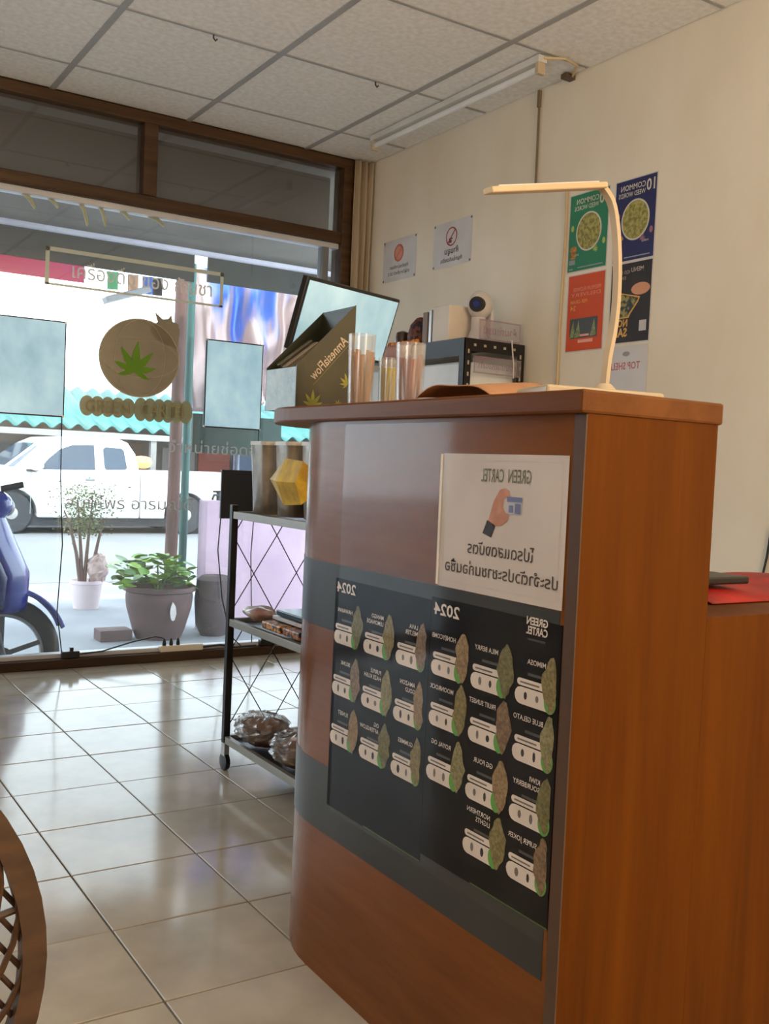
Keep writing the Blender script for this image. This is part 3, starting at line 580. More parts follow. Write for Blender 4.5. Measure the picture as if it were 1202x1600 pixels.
MB().box(2.64, 2.688, 2.965, 2.995, 2.490, 2.508).build('junction_clip', mat('clip_brown', srgb(96, 76, 60), 0.5), Fx)

# ================================================================== RACK BY THE WALL
RK = thing('slotted_rack', 'black slotted-angle metal rack standing against the right wall', 'rack', (2.52, 3.6, 0))
rx0, rx1, ry0, ry1, rz = 2.371, 2.676, 3.172, 4.00, 1.480
def post(x, y, sx, sy):
    b = MB().box(min(x, x+0.034*sx), max(x, x+0.034*sx), min(y, y+0.003*sy), max(y, y+0.003*sy), 0, rz); b.box(min(x, x+0.003*sx), max(x, x+0.003*sx), min(y, y+0.034*sy), max(y, y+0.034*sy), 0, rz); b.build('post', M_black, RK)
post(rx0, ry0, 1, 1); post(rx1, ry0, -1, 1); post(rx0, ry1, 1, -1); post(rx1, ry1, -1, -1)
for z in (rz, 0.95, 0.40):
    MB().box(rx0+0.003, rx1-0.003, ry0-0.001, ry0+0.002, z-0.048, z).build('cross_beam', M_black, RK)
    MB().box(rx0+0.003, rx1-0.003, ry1-0.002, ry1+0.001, z-0.048, z).build('cross_beam', M_black, RK)
    MB().box(rx0-0.001, rx0+0.002, ry0+0.003, ry1-0.003, z-0.068, z).build('side_beam', mat('beam_blue_black', srgb(44, 48, 54), 0.4), RK)
    MB().box(rx0, rx1, ry0, ry1, z-0.006, z+0.002).build('shelf', mat('rack_board', srgb(86, 84, 84), 0.5), RK)
b = MB()
for zz in [1.16+0.045*k for k in range(7)]:
    for xx in (rx0+0.020, rx1-0.020): b.box(xx-0.004, xx+0.004, ry0-0.0016, ry0-0.001, zz-0.008, zz+0.008)
for k in range(5): b.box(rx0+0.05+0.05*k-0.006, rx0+0.05+0.05*k+0.006, ry0-0.0026, ry0-0.001, rz-0.028, rz-0.018)
stuff(b.build('slots', mat('slot_pale', srgb(176, 166, 150), 0.6), RK))
ZR = rz+0.002
# camera
Cm = thing('security_camera', 'white pan and tilt camera with dark lens standing on the black rack', 'camera', (2.50, 3.25, ZR))
MB().lathe([(0.038, 0), (0.040, 0.02), (0.030, 0.05), (0.030, 0.095), (0.026, 0.10)], (2.50, 3.26, ZR), 24).build('base', M_white, Cm, smooth=True)
MB().ball((2.505, 3.26, ZR+0.150), (0.055, 0.045, 0.058), 22, 14).build('head', M_white, Cm, smooth=True)
ld = Vector((-0.80, -0.55, -0.05)).normalized(); lc = Vector((2.505, 3.26, ZR+0.150))
MB().cyl(lc+ld*0.030, lc+ld*0.052, 0.033, 22, 0.030).build('lens_ring', M_black, Cm, smooth=True)
MB().cyl(lc+ld*0.050, lc+ld*0.056, 0.018, 18, 0.014).build('lens', mat('lens_blue', srgb(40, 60, 130), 0.08), Cm, smooth=True)
MB().box(2.545, 2.56, 3.235, 3.285, ZR+0.02, ZR+0.13).build('bracket', M_white, Cm, bevel=0.004)
# boxes and trinkets on the rack
tag(MB().box(2.385, 2.50, 3.305, 3.42, ZR, ZR+0.145).build('carton', mat('white_carton', srgb(226, 214, 198), 0.5), bevel=0.003), 'white carton beside the camera on the black rack', 'box')
tag(MB().box(2.39, 2.49, 3.435, 3.455, ZR, ZR+0.138).build('tin', M_steel, bevel=0.002), 'silver slim tin standing next to the white carton', 'tin')
tag(MB().box(2.39, 2.48, 3.465, 3.50, ZR, ZR+0.132).build('brown_box', mat('brown_box', srgb(120, 90, 62), 0.4), bevel=0.002), 'narrow brown box behind the silver tin on the rack', 'box')
b = MB().lathe([(0.055, 0), (0.056, 0.05), (0.045, 0.095), (0.020, 0.125), (0.004, 0.130)], (2.45, 3.60, ZR), 22)
tag(b.build('patterned_hat', mat('hat_pattern', srgb(120, 64, 40), 0.6, col2=srgb(34, 30, 52), scale=(50, 50, 50), detail=2, lo=0.45, hi=0.55), smooth=True), 'dark patterned knitted cap sitting at the far end of the rack', 'hat')
b = MB().lathe([(0.03, 0), (0.034, 0.04), (0.028, 0.07), (0.01, 0.078)], (2.43, 3.71, ZR), 18)
tag(b.build('dark_jar', mat('jar_dark', srgb(70, 48, 34), 0.3), smooth=True), 'small dark jar beyond the patterned cap on the rack', 'jar')
for i in range(9):
    tag(MB().ball((2.386, 3.53+0.026*i, ZR+0.013), 0.0125, 10, 6).build('bead', mat('amber_bead_%d' % (i % 3), srgb(*((216, 130, 40), (232, 160, 80), (196, 90, 40))[i % 3]), 0.2), smooth=True), 'shiny amber bead in the row along the rack edge', 'bead', 'amber beads on the rack')
b = MB().grid(lambda u, v: (2.362-0.012*math.sin(v*3)-0.004*math.sin(u*25), 3.52+0.30*u, ZR+0.006-0.055*v), 24, 4)
tag(b.build('lace_cloth', mat('pink_cloth', srgb(196, 150, 140), 0.7), smooth=True, solid=0.002), 'pale pink cloth hanging over the far edge of the rack', 'cloth')
tag(MB().box(2.40, 2.66, 3.21, 3.97, 0.953, 1.395).build('storage_box', mat('pale_plastic', srgb(240, 246, 250), 0.35), bevel=0.01), 'large pale blue white storage box on the lower rack shelf', 'box')
def acryl(name, label, yL, w, z0, h, x, words):
    T = thing(name, label, 'sign', (x, yL, z0)); pl = Plane((x, yL, z0), (1, 0, 0), (0, 0, 1), (0, -1, 0))
    pl.slab(MB(), 0, w, 0, h, 0.003).build('plate', M_acryl, T); pl = Plane((x, yL-0.003, z0), (1, 0, 0), (0, 0, 1), (0, -1, 0)); b = MB()
    for (a0, a1, c0, c1) in ((0.004, w-0.004, h-0.006, h-0.003), (0.004, w-0.004, 0.003, 0.006), (0.004, 0.007, 0.003, h-0.003), (w-0.007, w-0.004, 0.003, h-0.003)): pl.rect(b, a0, a1, c0, c1, 1)
    pl.text(b, words, w/2, h*0.32, h*0.34, True, 'c', width=w*0.78, k=1, bold=0); b.build('lettering', mat('mauve_ink', srgb(150, 116, 136), 0.4), T)
acryl('acrylic_sign', 'clear acrylic sign with mauve border standing on top of the rack', 3.178, 0.215, ZR, 0.082, 2.44, 'ห้ามถ่ายรูป')
acryl('acrylic_sign', 'clear acrylic sign with mauve border hanging below the rack top beam', 3.168, 0.245, 1.345, 0.070, 2.412, 'กรุณาถอดรองเท้า')
b = MB().tube([(2.602, 3.165, ZR+0.01), (2.603, 3.160, 1.45), (2.612, 3.160, 1.40), (2.615, 3.160, 1.34)], 0.0028, 6)
tag(b.build('camera_cable', M_white, smooth=True), 'thin white cable dangling over the rack beam', 'cable')

# ================================================================== CART
KT = thing('rolling_cart', 'black metal three-tier rolling cart with wire lattice, behind the counter end', 'cart', (1.41, 2.55, 0))
kx0, kx1, ky0, ky1 = 1.262, 1.56, 2.27, 2.825
for x in (kx0, kx1):
    for y in (ky0, ky1):
        MB().box(x-0.0105, x+0.0105, y-0.0105, y+0.0105, 0.085, 0.822).build('leg', M_metal, KT, bevel=0.002)
        c = MB().box(x-0.008, x+0.008, y-0.012, y+0.012, 0.045, 0.088).build('caster', M_steel, KT)
        MB().lathe([(0.012, -0.009), (0.026, -0.007), (0.026, 0.007), (0.012, 0.009)], (x, y, 0.0265), 20, 'x').build('wheel', M_black, c, smooth=True)
M_tier = mat('cart_tier', srgb(150, 146, 138), 0.4, 0.5)
for z in (0.800, 0.470, 0.105):
    t = MB().box(kx0-0.008, kx0+0.008, ky0+0.012, ky1-0.012, z-0.020, z+0.002).box(kx1-0.008, kx1+0.008, ky0+0.012, ky1-0.012, z-0.020, z+0.002)
    t.box(kx0+0.008, kx1-0.008, ky0-0.008, ky0+0.008, z-0.020, z+0.002).box(kx0+0.008, kx1-0.008, ky1-0.008, ky1+0.008, z-0.020, z+0.002)
    t.build('tier_rim', M_tier, KT, bevel=0.001)
    MB().box(kx0+0.008, kx1-0.008, ky0+0.008, ky1-0.008, z-0.016, z-0.010).build('tier_shelf', M_metal, KT)
for za, zb_ in ((0.120, 0.455), (0.485, 0.785)):
    n = 2; b = MBS(); hh = zb_-za; wdt = kx1-kx0
    for s_ in (-1, 1):
        for k in range(-2, 4):
            pts = []
            for q in range(0, 41):
                z = za+hh*q/40; x = kx0+wdt*(k/2.0)+s_*(z-za)*0.62
                if kx0 <= x <= kx1: pts.append((x, ky1+0.004*s_, z))
            if len(pts) > 1: b.tube([pts[0], pts[-1]], 0.0018, 5)
    b.build('lattice_wire', M_wire, KT)
# canisters on the cart
M_can = mat('cloudy_canister', srgb(190, 182, 170), 0.22, col2=srgb(128, 120, 108), scale=(9, 9, 9), metal=0.35)
for i, (cx, cy, wd) in enumerate(((1.345, 2.73, 0.062), (1.355, 2.585, 0.062), (1.365, 2.44, 0.062))):
    T = thing('canister', ('tapered cloudy canister on the cart top, nearest the window', 'tapered cloudy canister on the cart top, second from the window', 'tapered cloudy canister on the cart top, half hidden by the counter')[i], 'canister', (cx, cy, 0.802), 'canisters on the cart')
    def ring(h, k, n=24): return [(cx+wd*k*(abs(math.cos(2*math.pi*j/n))**0.5)*math.copysign(1, math.cos(2*math.pi*j/n)), cy+wd*k*(abs(math.sin(2*math.pi*j/n))**0.5)*math.copysign(1, math.sin(2*math.pi*j/n)), 0.802+h) for j in range(n)]
    V = ring(0, 0.80)+ring(0.002, 0.82)+ring(0.205, 1.0); F = [tuple(range(23, -1, -1)), tuple(range(48, 72))]+[(a*24+j, a*24+(j+1) % 24, (a+1)*24+(j+1) % 24, (a+1)*24+j) for a in (0, 1) for j in range(24)]
    MB().add(V, F).build('body', M_can, T, smooth=True)
    V = ring(0.205, 1.04)+ring(0.216, 1.04); MB().add(V, [tuple(range(23, -1, -1)), tuple(range(24, 48))]+[(j, (j+1) % 24, 24+(j+1) % 24, 24+j) for j in range(24)]).build('lid', mat('canister_lid', srgb(206, 200, 190), 0.3), T)
b = MB(); c0 = Vector((1.262, 2.44, 0.905)); ring_ = [(0.062*math.cos(a)*(1 if k % 2 else .8), 0.068*math.sin(a)*(1 if k % 2 else .8)) for k, a in enumerate([2*math.pi*q/10 for q in range(10)])]
V = [c0+Vector((0, 0.145, 0.004))]+[c0+Vector((u*0.6, 0.03, v)) for u, v in ring_]+[c0+Vector((u*0.5, -0.07, v*0.9)) for u, v in ring_]
b.add(V, [(0, 1+k, 1+(k+1) % 10) for k in range(10)]+[(1+k, 11+k, 11+(k+1) % 10, 1+(k+1) % 10) for k in range(10)]+[tuple(range(20, 10, -1))])
tag(b.build('paper_fish', mat('yellow_paper', srgb(226, 190, 40), 0.5, col2=srgb(176, 136, 20), scale=(18, 18, 18))), 'yellow folded paper fish hanging on the side of the cart canisters', 'ornament')
# middle tier
tag(MB().box(1.312, 1.52, 2.36, 2.62, 0.474, 0.500).build('dark_folder', mat('navy_cover', srgb(28, 44, 66), 0.3), bevel=0.003), 'dark navy folder flat on the middle cart tier', 'folder')
tag(MB().box(1.300, 1.50, 2.38, 2.61, 0.502, 0.512).build('magazine', mat('magazine_cover', srgb(180, 120, 90), 0.3, col2=srgb(200, 200, 205), scale=(9, 9, 9), lo=.45, hi=.55), bevel=0.001), 'colourful magazine on the dark navy folder', 'magazine')
tag(MB().box(1.305, 1.51, 2.34, 2.60, 0.514, 0.530).build('tray_case', mat('teal_case', srgb(22, 52, 62), 0.25), bevel=0.003), 'dark teal case lying on top of the magazine', 'case')
def blob(name, label, cat, c, r, m, seed, amp=0.25, group=None, ns=26, ms=16):
    rr = random.Random(seed); b = MB().ball(c, r, ns, ms); ph = [(rr.uniform(20, 70), rr.uniform(0, 6)) for _ in range(6)]
    out = []
    for p in b.v:
        d = Vector(p)-Vector(c); k = 1+amp*(math.sin(d.x*ph[0][0]*2+ph[0][1])*math.sin(d.y*ph[1][0]*2+ph[1][1])+0.6*math.sin(d.z*ph[2][0]*3+ph[2][1]))*0.5
        out.append(tuple(Vector(c)+d*k))
    b.v = out
    return tag(b.build(name, m, smooth=True), label, cat, group)
blob('plastic_bag', 'crumpled clear bag of white packets on the middle cart tier', 'bag', (1.31, 2.715, 0.500), (0.045, 0.060, 0.024), mat('white_packet', srgb(206, 200, 200), 0.25, col2=srgb(170, 130, 126), scale=(30, 30, 30)), 3, 0.35)
tag(MB().obox((1.285, 2.55, 0.487), (0.02, 0, 0), (0, 0.06, 0.0), (0, 0, 0.011)).build('snack_packet', mat('snack_pattern', srgb(220, 150, 60), 0.35, col2=srgb(60, 40, 36), scale=(80, 80, 80), detail=2, lo=.45, hi=.55), bevel=0.004), 'orange and black snack packet at the edge of the middle cart tier', 'packet')
tag(MB().obox((1.287, 2.43, 0.487), (0.02, 0, 0), (0, 0.05, 0.0), (0, 0, 0.011)).build('snack_packet', mat('snack_pattern_2', srgb(206, 120, 40), 0.35, col2=srgb(40, 40, 50), scale=(90, 90, 90), detail=2, lo=.45, hi=.55), bevel=0.004), 'dark orange snack packet nearer the counter on the middle cart tier', 'packet')
# bottom tier: wrapped baskets
for i, (yy, lab) in enumerate(((2.705, 'brown oval basket in clear wrap on the bottom cart tier, nearest the window'), (2.465, 'brown oval basket in clear wrap on the bottom cart tier, nearer the counter'))):
    T = thing('wrapped_basket', lab, 'basket', (1.34, yy, 0.108), 'wrapped baskets')
    b = MB().lathe([(0.050, 0), (0.066, 0.035), (0.072, 0.058), (0.068, 0.058), (0.062, 0.035), (0.046, 0.006)], (0, 0, 0), 26); b.v = [(1.335+x*0.95, yy+y*1.25, 0.108+z) for x, y, z in b.v]
    b.build('basket', mat('brown_wicker', srgb(120, 78, 46), 0.5, col2=srgb(84, 52, 30), scale=(60, 60, 120)), T, smooth=True)
    bb = MB().ball((1.335, yy, 0.160), (0.055, 0.075, 0.020), 20, 10); bb.build('bread', mat('bread', srgb(150, 100, 60), 0.6), T, smooth=True)
    b = MB().ball((1.330, yy, 0.152), (0.080, 0.104, 0.048), 34, 20); rr = random.Random(i)
    b.v = [tuple(Vector((1.330, yy, 0.152))+(Vector(p)-Vector((1.330, yy, 0.152)))*(1+rr.uniform(-.10, .10))) for p in b.v]
    b.build('clear_wrap', M_bag, T)

# ================================================================== WINDOW THINGS
YG = YW-0.004
def led(name, label, x0, x1, z0, z1, cable):
    T = thing(name, label, 'light panel', ((x0+x1)/2, YG, z0), 'light panels in the window')
    MB().box(x0, x1, YG-0.012, YG, z0, z1).build('back_plate', M_black, T, bevel=0.002)
    MB().box(x0+0.006, x1-0.006, YG-0.0135, YG-0.012, z0+0.006, z1-0.006).build('lit_face', M_lit, T)
    for cx, cz in ((x0+0.004, z0+0.004), (x1-0.004, z0+0.004), (x0+0.004, z1-0.004), (x1-0.004, z1-0.004)):
        MB().cyl((cx, YG-0.016, cz), (cx, YG-0.010, cz), 0.005, 10).build('corner_stud', M_steel, T)
    MB().tube(cable, 0.0026, 6).build('power_cable', M_wire, T, smooth=True)
    return T
led('light_panel', 'pale blue lit panel hung in the window at the left picture edge', 0.880, 1.180, 1.115, 1.535, [(1.172, YG-0.008, 1.12), (1.174, YG-0.01, 0.85), (1.190, YG-0.012, 0.55), (1.175, YG-0.014, 0.25), (1.200, YG-0.02, 0.06)])
led('light_panel', 'pale blue lit panel hung in the window beside the counter end', 1.836, 2.136, 1.112, 1.532, [(2.128, YG-0.008, 1.115), (2.13, YG-0.01, 0.9), (2.11, YG-0.012, 0.5), (2.13, YG-0.02, 0.06)])
T = thing('unlit_display', 'black unlit panel hung low in the window beside the cart top', 'panel', (2.025, YG, 0.675))
MB().box(1.940, 2.112, YG-0.014, YG, 0.675, 0.912).build('plate', mat('navy_black', srgb(14, 16, 28), 0.3), T, bevel=0.002)
MB().tube([(1.945, YG-0.007, 0.68), (1.935, YG-0.01, 0.52), (1.965, YG-0.014, 0.28), (2.01, YG-0.03, 0.10), (2.06, YG-0.05, 0.05)], 0.003, 6).build('power_cable', M_wire, T, smooth=True)
# lettering and logo on the glass (outer face)
GP = Plane((0, YW+0.0036, 0), (1, 0, 0), (0, 0, 1), (0, 1, 0))
def vinyl(name, col, tr=0.35, col2=None):
    m = bpy.data.materials.new(name); m.use_nodes = True; n = m.node_tree.nodes; L = m.node_tree.links; n.clear()
    out = n.new('ShaderNodeOutputMaterial'); d = n.new('ShaderNodeBsdfDiffuse'); t = n.new('ShaderNodeBsdfTranslucent'); mx = n.new('ShaderNodeMixShader'); mx.inputs[0].default_value = tr
    tc = n.new('ShaderNodeTexCoord'); nz = n.new('ShaderNodeTexNoise'); nz.inputs['Scale'].default_value = 14; rp = n.new('ShaderNodeValToRGB')
    rp.color_ramp.elements[0].color = col2 or tuple(c*0.85 for c in col[:3])+(1,); rp.color_ramp.elements[1].color = col
    L.new(tc.outputs['Object'], nz.inputs['Vector']); L.new(nz.outputs['Fac'], rp.inputs['Fac'])
    for q in (d, t): L.new(rp.outputs['Color'], q.inputs[0])
    L.new(d.outputs[0], mx.inputs[1]); L.new(t.outputs[0], mx.inputs[2]); L.new(mx.outputs[0], out.inputs['Surface']); MATS[name] = m; return m
M_tan = vinyl('tan_vinyl', srgb(206, 192, 162)); M_gv = vinyl('grey_vinyl', srgb(150, 146, 138)); M_bv = vinyl('brown_vinyl', srgb(150, 124, 92), 0.22, srgb(124, 104, 78))
b = MB()
x0, x1, z0, z1 = 1.085, 1.920, 1.690, 1.856
for (a0, a1, c0, c1) in ((x0, x1, z1-0.018, z1), (x0, x1, z0, z0+0.010), (x0, x0+0.018, z0, z1), (x1-0.016, x1, z0, z1)): GP.rect(b, a0, a1, c0, c1, 0)
tag(b.build('sticker_frame', M_tan), 'tan rectangular outline stuck on the window glass', 'sticker')
b = MB(); GP.text(b, 'เครื่องดื่ม ของ กัญชา', (x0+x1)/2+0.03, 1.735, 0.062, False, 'c', width=0.66, k=0, bold=0.005)
tag(b.build('window_lettering', vinyl('pale_vinyl', srgb(222, 206, 190))), 'pale line of lettering inside the tan outline on the glass', 'lettering')
b = MB(); GP.text(b, 'สมุนไพร อารมณ์ดี', 1.50, 0.712, 0.052, False, 'c', width=0.60, k=0, bold=0.0)
tag(b.build('window_lettering', M_gv), 'grey line of lettering on the glass in front of the truck', 'lettering')
b = MB(); GP.text(b, 'จำหน่ายช่อดอกกัญชา', 2.03, 0.985, 0.052, False, 'c', width=0.72, k=0, bold=0.0)
tag(b.build('window_lettering', vinyl('dim_vinyl', srgb(170, 160, 156))), 'grey line of lettering on the glass above the black panel', 'lettering')
LG = thing('window_logo', 'round brown sticker with a green hemp leaf and bulging letters on the glass', 'sticker', (1.51, YW+0.004, 1.13))
b = MB(); GP.ell(b, 1.520, 1.410, 0.190, 0.180, 0, 48)
cr = [(1.56, 1.55), (1.60, 1.585), (1.585, 1.63), (1.625, 1.60), (1.65, 1.605), (1.665, 1.625), (1.672, 1.595), (1.70, 1.585), (1.71, 1.55), (1.70, 1.47), (1.60, 1.50)]
b.face([GP.P(a, c, 0.01) for a, c in cr]); b.build('disc', M_bv, LG)
b = MBS(); GR = Plane((0, YW-0.0024, 0), (1, 0, 0), (0, 0, 1), (0, -1, 0)); GR.ring(b, 1.520, 1.410, 0.190, 0.180, 0.005, 0.1, 48); GR.ring(b, 1.520, 1.410, 0.120, 0.176, 0.002, 0.2, 40); GR.ring(b, 1.520, 1.410, 0.186, 0.090, 0.002, 0.3, 40); b.build('globe_line', M_tan, LG)
GB = Plane((0, YW-0.0032, 0), (1, 0, 0), (0, 0, 1), (0, -1, 0)); b = MB(); leaf7(GB, b, 1.495, 1.345, 0.145, 0, 0.1); b.build('leaf', vinyl('leaf_vinyl', srgb(128, 176, 66), 0.3), LG)
b = MBS(); b2 = MBS()
for wi, (xa, wd_, n) in enumerate(((1.262, 0.235, 5), (1.512, 0.262, 6))):
    for k in range(n):
        cx = xa+wd_*(k+0.5)/n; rr = 0.034; b_h = 0.052+0.008*((k*3+wi) % 3-1)
        b.face([GP.P(cx+rr*math.cos(q), 1.178+b_h*math.sin(q)*(1.1 if math.sin(q) < 0 else 1), 0.02*k) for q in [2*math.pi*j/18 for j in range(18)]])
    GB.text(b2, ('GREEN', 'CARTEL')[wi], xa+wd_/2, 1.150, 0.055, False, 'c', width=wd_*0.86, k=0, bold=0.0)
b.build('letter_backing', vinyl('olive_vinyl', srgb(140, 134, 98), 0.22), LG); b2.build('lettering', vinyl('olive_light_vinyl', srgb(176, 168, 128), 0.2), LG)
SC = thing('script_lettering', 'cream handwritten script on the glass just under the window rail', 'lettering', (1.3, YW+0.004, 2.0)); b = MBS()
for sx, zt, w_, hh in ((0.995, 2.058, 0.05, 0.05), (1.10, 2.058, 0.04, 0.03), (1.235, 2.058, 0.035, 0.085), (1.32, 2.058, 0.03, 0.075), (1.42, 2.058, 0.04, 0.028), (1.56, 2.058, 0.07, 0.03)):
    pts = [(sx+w_*math.sin(q)-w_*0.3*math.cos(q*.5), YW+0.004, zt-hh*(0.5-0.5*math.cos(q*2))) for q in [math.pi*j/14 for j in range(15)]]
    b.tube(pts, 0.0055, 6)
b.build('stroke', vinyl('cream_vinyl', srgb(226, 222, 190)), SC)
# power strip, adapter, cables on the sill
ZS = 0.043
PS = thing('power_strip', 'white power strip with three dark plugs on the window sill', 'power strip', (1.75, YW-0.09, 0))
MB().box(1.648, 1.862, YW-0.052, YW-0.018, ZS, ZS+0.030).build('body', mat('strip_white', srgb(226, 220, 206), 0.4), PS, bevel=0.004)
for k in range(3):
    x = 1.672+0.034*k; MB().lathe([(0.009, 0), (0.009, 0.012), (0.004, 0.034)], (x, YW-0.035, ZS+0.030), 12).build('plug', M_black, PS, smooth=True)
MB().tube([(1.862, YW-0.035, ZS+0.012), (1.95, YW-0.05, ZS+0.02), (2.02, YW-0.07, ZS+0.008), (2.14, YW-0.05, ZS+0.006)], 0.005, 8).build('cord', M_wire, PS, smooth=True)
AD = thing('power_adapter', 'small black power adapter on the window sill below the left light panel cable', 'adapter', (1.235, YW-0.04, ZS))
MB().box(1.195, 1.272, YW-0.055, YW-0.02, ZS, ZS+0.032).build('body', M_black, AD, bevel=0.004)
MB().box(1.232, 1.246, YW-0.045, YW-0.03, ZS+0.032, ZS+0.048).build('prong_block', M_black, AD)
MB().tube([(1.272, YW-0.035, ZS+0.015), (1.38, YW-0.03, ZS+0.020), (1.52, YW-0.028, ZS+0.055), (1.63, YW-0.03, ZS+0.075), (1.672, YW-0.035, ZS+0.062)], 0.0035, 6).build('cord', M_wire, AD, smooth=True)
AD = thing('power_adapter', 'small black power adapter on the window sill seen through the cart', 'adapter', (2.20, YW-0.04, ZS))
MB().box(2.165, 2.245, YW-0.055, YW-0.02, ZS, ZS+0.032).build('body', M_black, AD, bevel=0.004)
MB().box(2.175, 2.19, YW-0.045, YW-0.03, ZS+0.032, ZS+0.05).build('prong_block', M_black, AD)

# ================================================================== RATTAN CHAIR (lower left)
RC = thing('rattan_chair', 'brown rattan chair with round lattice back at the lower left edge', 'chair', (0.0, 0.9, 0))
M_rat = mat('rattan', srgb(82, 58, 38), 0.45, col2=srgb(60, 40, 26), scale=(12, 12, 40))
cc = Vector((-0.015, 1.10, 0.405)); rad = 0.300
rimp = [cc+Vector((rad*math.cos(q), 0.02*math.sin(q), rad*math.sin(q))) for q in [2*math.pi*k/56 for k in range(56)]]
mb = MB(); V = []
for k in range(56):
    q = 2*math.pi*k/56; e = Vector((math.cos(q), 0, math.sin(q)))
    for rr, yy in ((0.0, -0.010), (0.0, 0.010), (-0.026, 0.012), (-0.026, -0.012)): V.append(cc+e*(rad+rr)+Vector((0, yy, 0)))
F = []
for k in range(56):
    j = (k+1) % 56; F += [(k*4+a, j*4+a, j*4+(a+1) % 4, k*4+(a+1) % 4) for a in range(4)]
mb.add(V, F).build('back_rim', M_rat, RC, smooth=True)
ri = rad-0.022
for fam, (ang, r_w, n, off) in enumerate(((R(-52), 0.0034, 15, 0.004), (R(62), 0.0030, 0, -0.004))):
    d = Vector((math.cos(ang), 0, math.sin(ang))); p = Vector((-d.z, 0, d.x))
    for k in range(-n, n+1):
        o_ = k*0.019
        if abs(o_) < ri-0.005:
            h = math.sqrt(ri*ri-o_*o_); MB().tube([cc+p*o_-d*h+Vector((0, off, 0)), cc+p*o_+d*h+Vector((0, off, 0))], r_w, 6).build('lattice_strand', M_rat, RC, smooth=True)
for k in range(24):       # looping strands that leave the rim, curl and sweep inwards
    q = 2*math.pi*k/24; pts = []
    for s_ in range(9):
        t = s_/8; rr = ri*(1-0.42*t**1.6); qq = q-0.85*t**1.1
        pts.append(cc+Vector((rr*math.cos(qq), -0.006, rr*math.sin(qq))))
    MB().tube(pts, 0.0036, 6).build('loop_strand', M_rat, RC, smooth=True)
for k in range(8):
    q = 2*math.pi*k/8+0.2; MB().tube([cc+Vector((0.02*math.cos(q), 0, 0.02*math.sin(q))), cc+Vector((ri*math.cos(q), 0, ri*math.sin(q)))], 0.004, 6).build('spoke', M_rat, RC, smooth=True)
MB().tube([Vector((-0.015+0.24*math.cos(2*math.pi*k/40), 0.82+0.24*math.sin(2*math.pi*k/40), 0.36)) for k in range(40)], 0.016, 8, True).build('seat_ring', M_rat, RC, smooth=True)
MB().lathe([(0.232, 0.355), (0.232, 0.362)], (-0.015, 0.82, 0), 40).build('seat', M_rat, RC)
for sx in (-1, 1):
    MB().tube([(-0.015+sx*0.17, 1.085, 0.18), (-0.015+sx*0.19, 1.09, 0.0)], 0.013, 8).build('leg', M_rat, RC, smooth=True)
    MB().tube([(-0.015+sx*0.15, 0.64, 0.355), (-0.015+sx*0.18, 0.60, 0.0)], 0.013, 8).build('leg', M_rat, RC, smooth=True)

# ================================================================== STREET
ZG, ZRD = -0.30, -0.45
g = MB(); ys = [(YW+0.05, -0.12), (YW+0.16, -0.12), (YW+0.17, ZG), (8.6, ZG), (9.6, -0.42), (11, ZRD), (40, ZRD)]
for i in range(len(ys)-1):
    a, c = ys[i], ys[i+1]; g.face([(-30, a[0], a[1]), (40, a[0], a[1]), (40, c[0], c[1]), (-30, c[0], c[1])])
struct(g.build('ground', M_conc))
struct(MB().box(-30, 40, 11, 40, ZRD-0.2, ZRD+0.004).build('road', M_road))
# awning over the shop front
AW = thing('fabric_awning', 'grey fabric awning seen from below through the top of the window', 'awning', (1.5, 5.6, 2.4))
b = MB().grid(lambda u, v: (-2.5+6.4*u, 4.78+1.85*v, 2.60-0.20*v-0.012*math.sin(u*40)*math.sin(math.pi*v)-0.02*math.sin(math.pi*v)), 60, 10)
b.build('canopy', mat('grey_canvas', srgb(122, 118, 110), 0.8, col2=srgb(98, 95, 88), scale=(2, 2, 2), detail=7), AW, smooth=True, solid=0.006)
MB().tube([(-2.5, 6.63, 2.40), (3.9, 6.63, 2.40)], 0.034, 10).build('front_bar', mat('lilac_bar', srgb(196, 192, 204), 0.5), AW, smooth=True)
MB().box(-2.5, 2.60, 6.64, 6.66, 2.185, 2.39).build('valance', mat('dark_valance', srgb(56, 58, 54), 0.8), AW)
MB().box(2.70, 3.9, 6.64, 6.66, 2.20, 2.39).build('valance', mat('dark_valance', srgb(56, 58, 54), 0.8), AW)
for sx in (-2.4, 3.85): MB().tube([(sx, 6.6, 2.40), (sx, 4.75, 1.9)], 0.012, 8).build('support_arm', M_metal, AW)
b = MB().box(-1.0, 1.86, 6.70, 6.71, 2.085, 2.195); tag(b.build('red_banner', mat('red_banner', srgb(226, 60, 90), 0.6, col2=srgb(216, 70, 130), scale=(1.5, 1, 1))), 'red and pink banner strip hanging beyond the awning', 'banner')
for k, (x, c) in enumerate(((2.02, (90, 200, 140)), (2.16, (220, 170, 140)), (2.26, (70, 120, 210)), (2.33, (40, 44, 52)))):
    tag(MB().grid(lambda u, v: (x+0.07*u, 6.72+0.01*math.sin(u*5), 2.19-0.12*v), 6, 4).build('bunting_flag', mat('flag_%d' % k, srgb(*c), 0.7), smooth=True, solid=0.002), ('green', 'beige', 'blue', 'black')[k]+' small cloth flag hanging from the awning edge', 'flag', 'small flags')
b = MB().obox((2.10, 6.55, 2.02), (0.145, 0, 0.055), (0, 0.05, 0), (-0.008, 0, 0.020)); tag(b.build('grey_slab', mat('slab_grey', srgb(176, 182, 190), 0.4), bevel=0.006), 'grey slanting slab hanging under the awning', 'lamp')  # plain grey tilted slab below the awning
tag(MB().box(XL, 2.60, 4.74, 4.77, 2.20, 2.56).build('shutter_box', mat('shutter_brown', srgb(92, 84, 76), 0.7, col2=srgb(78, 71, 64), scale=(2, 2, 6))), 'dark roller shutter housing behind the upper window panes', 'shutter')
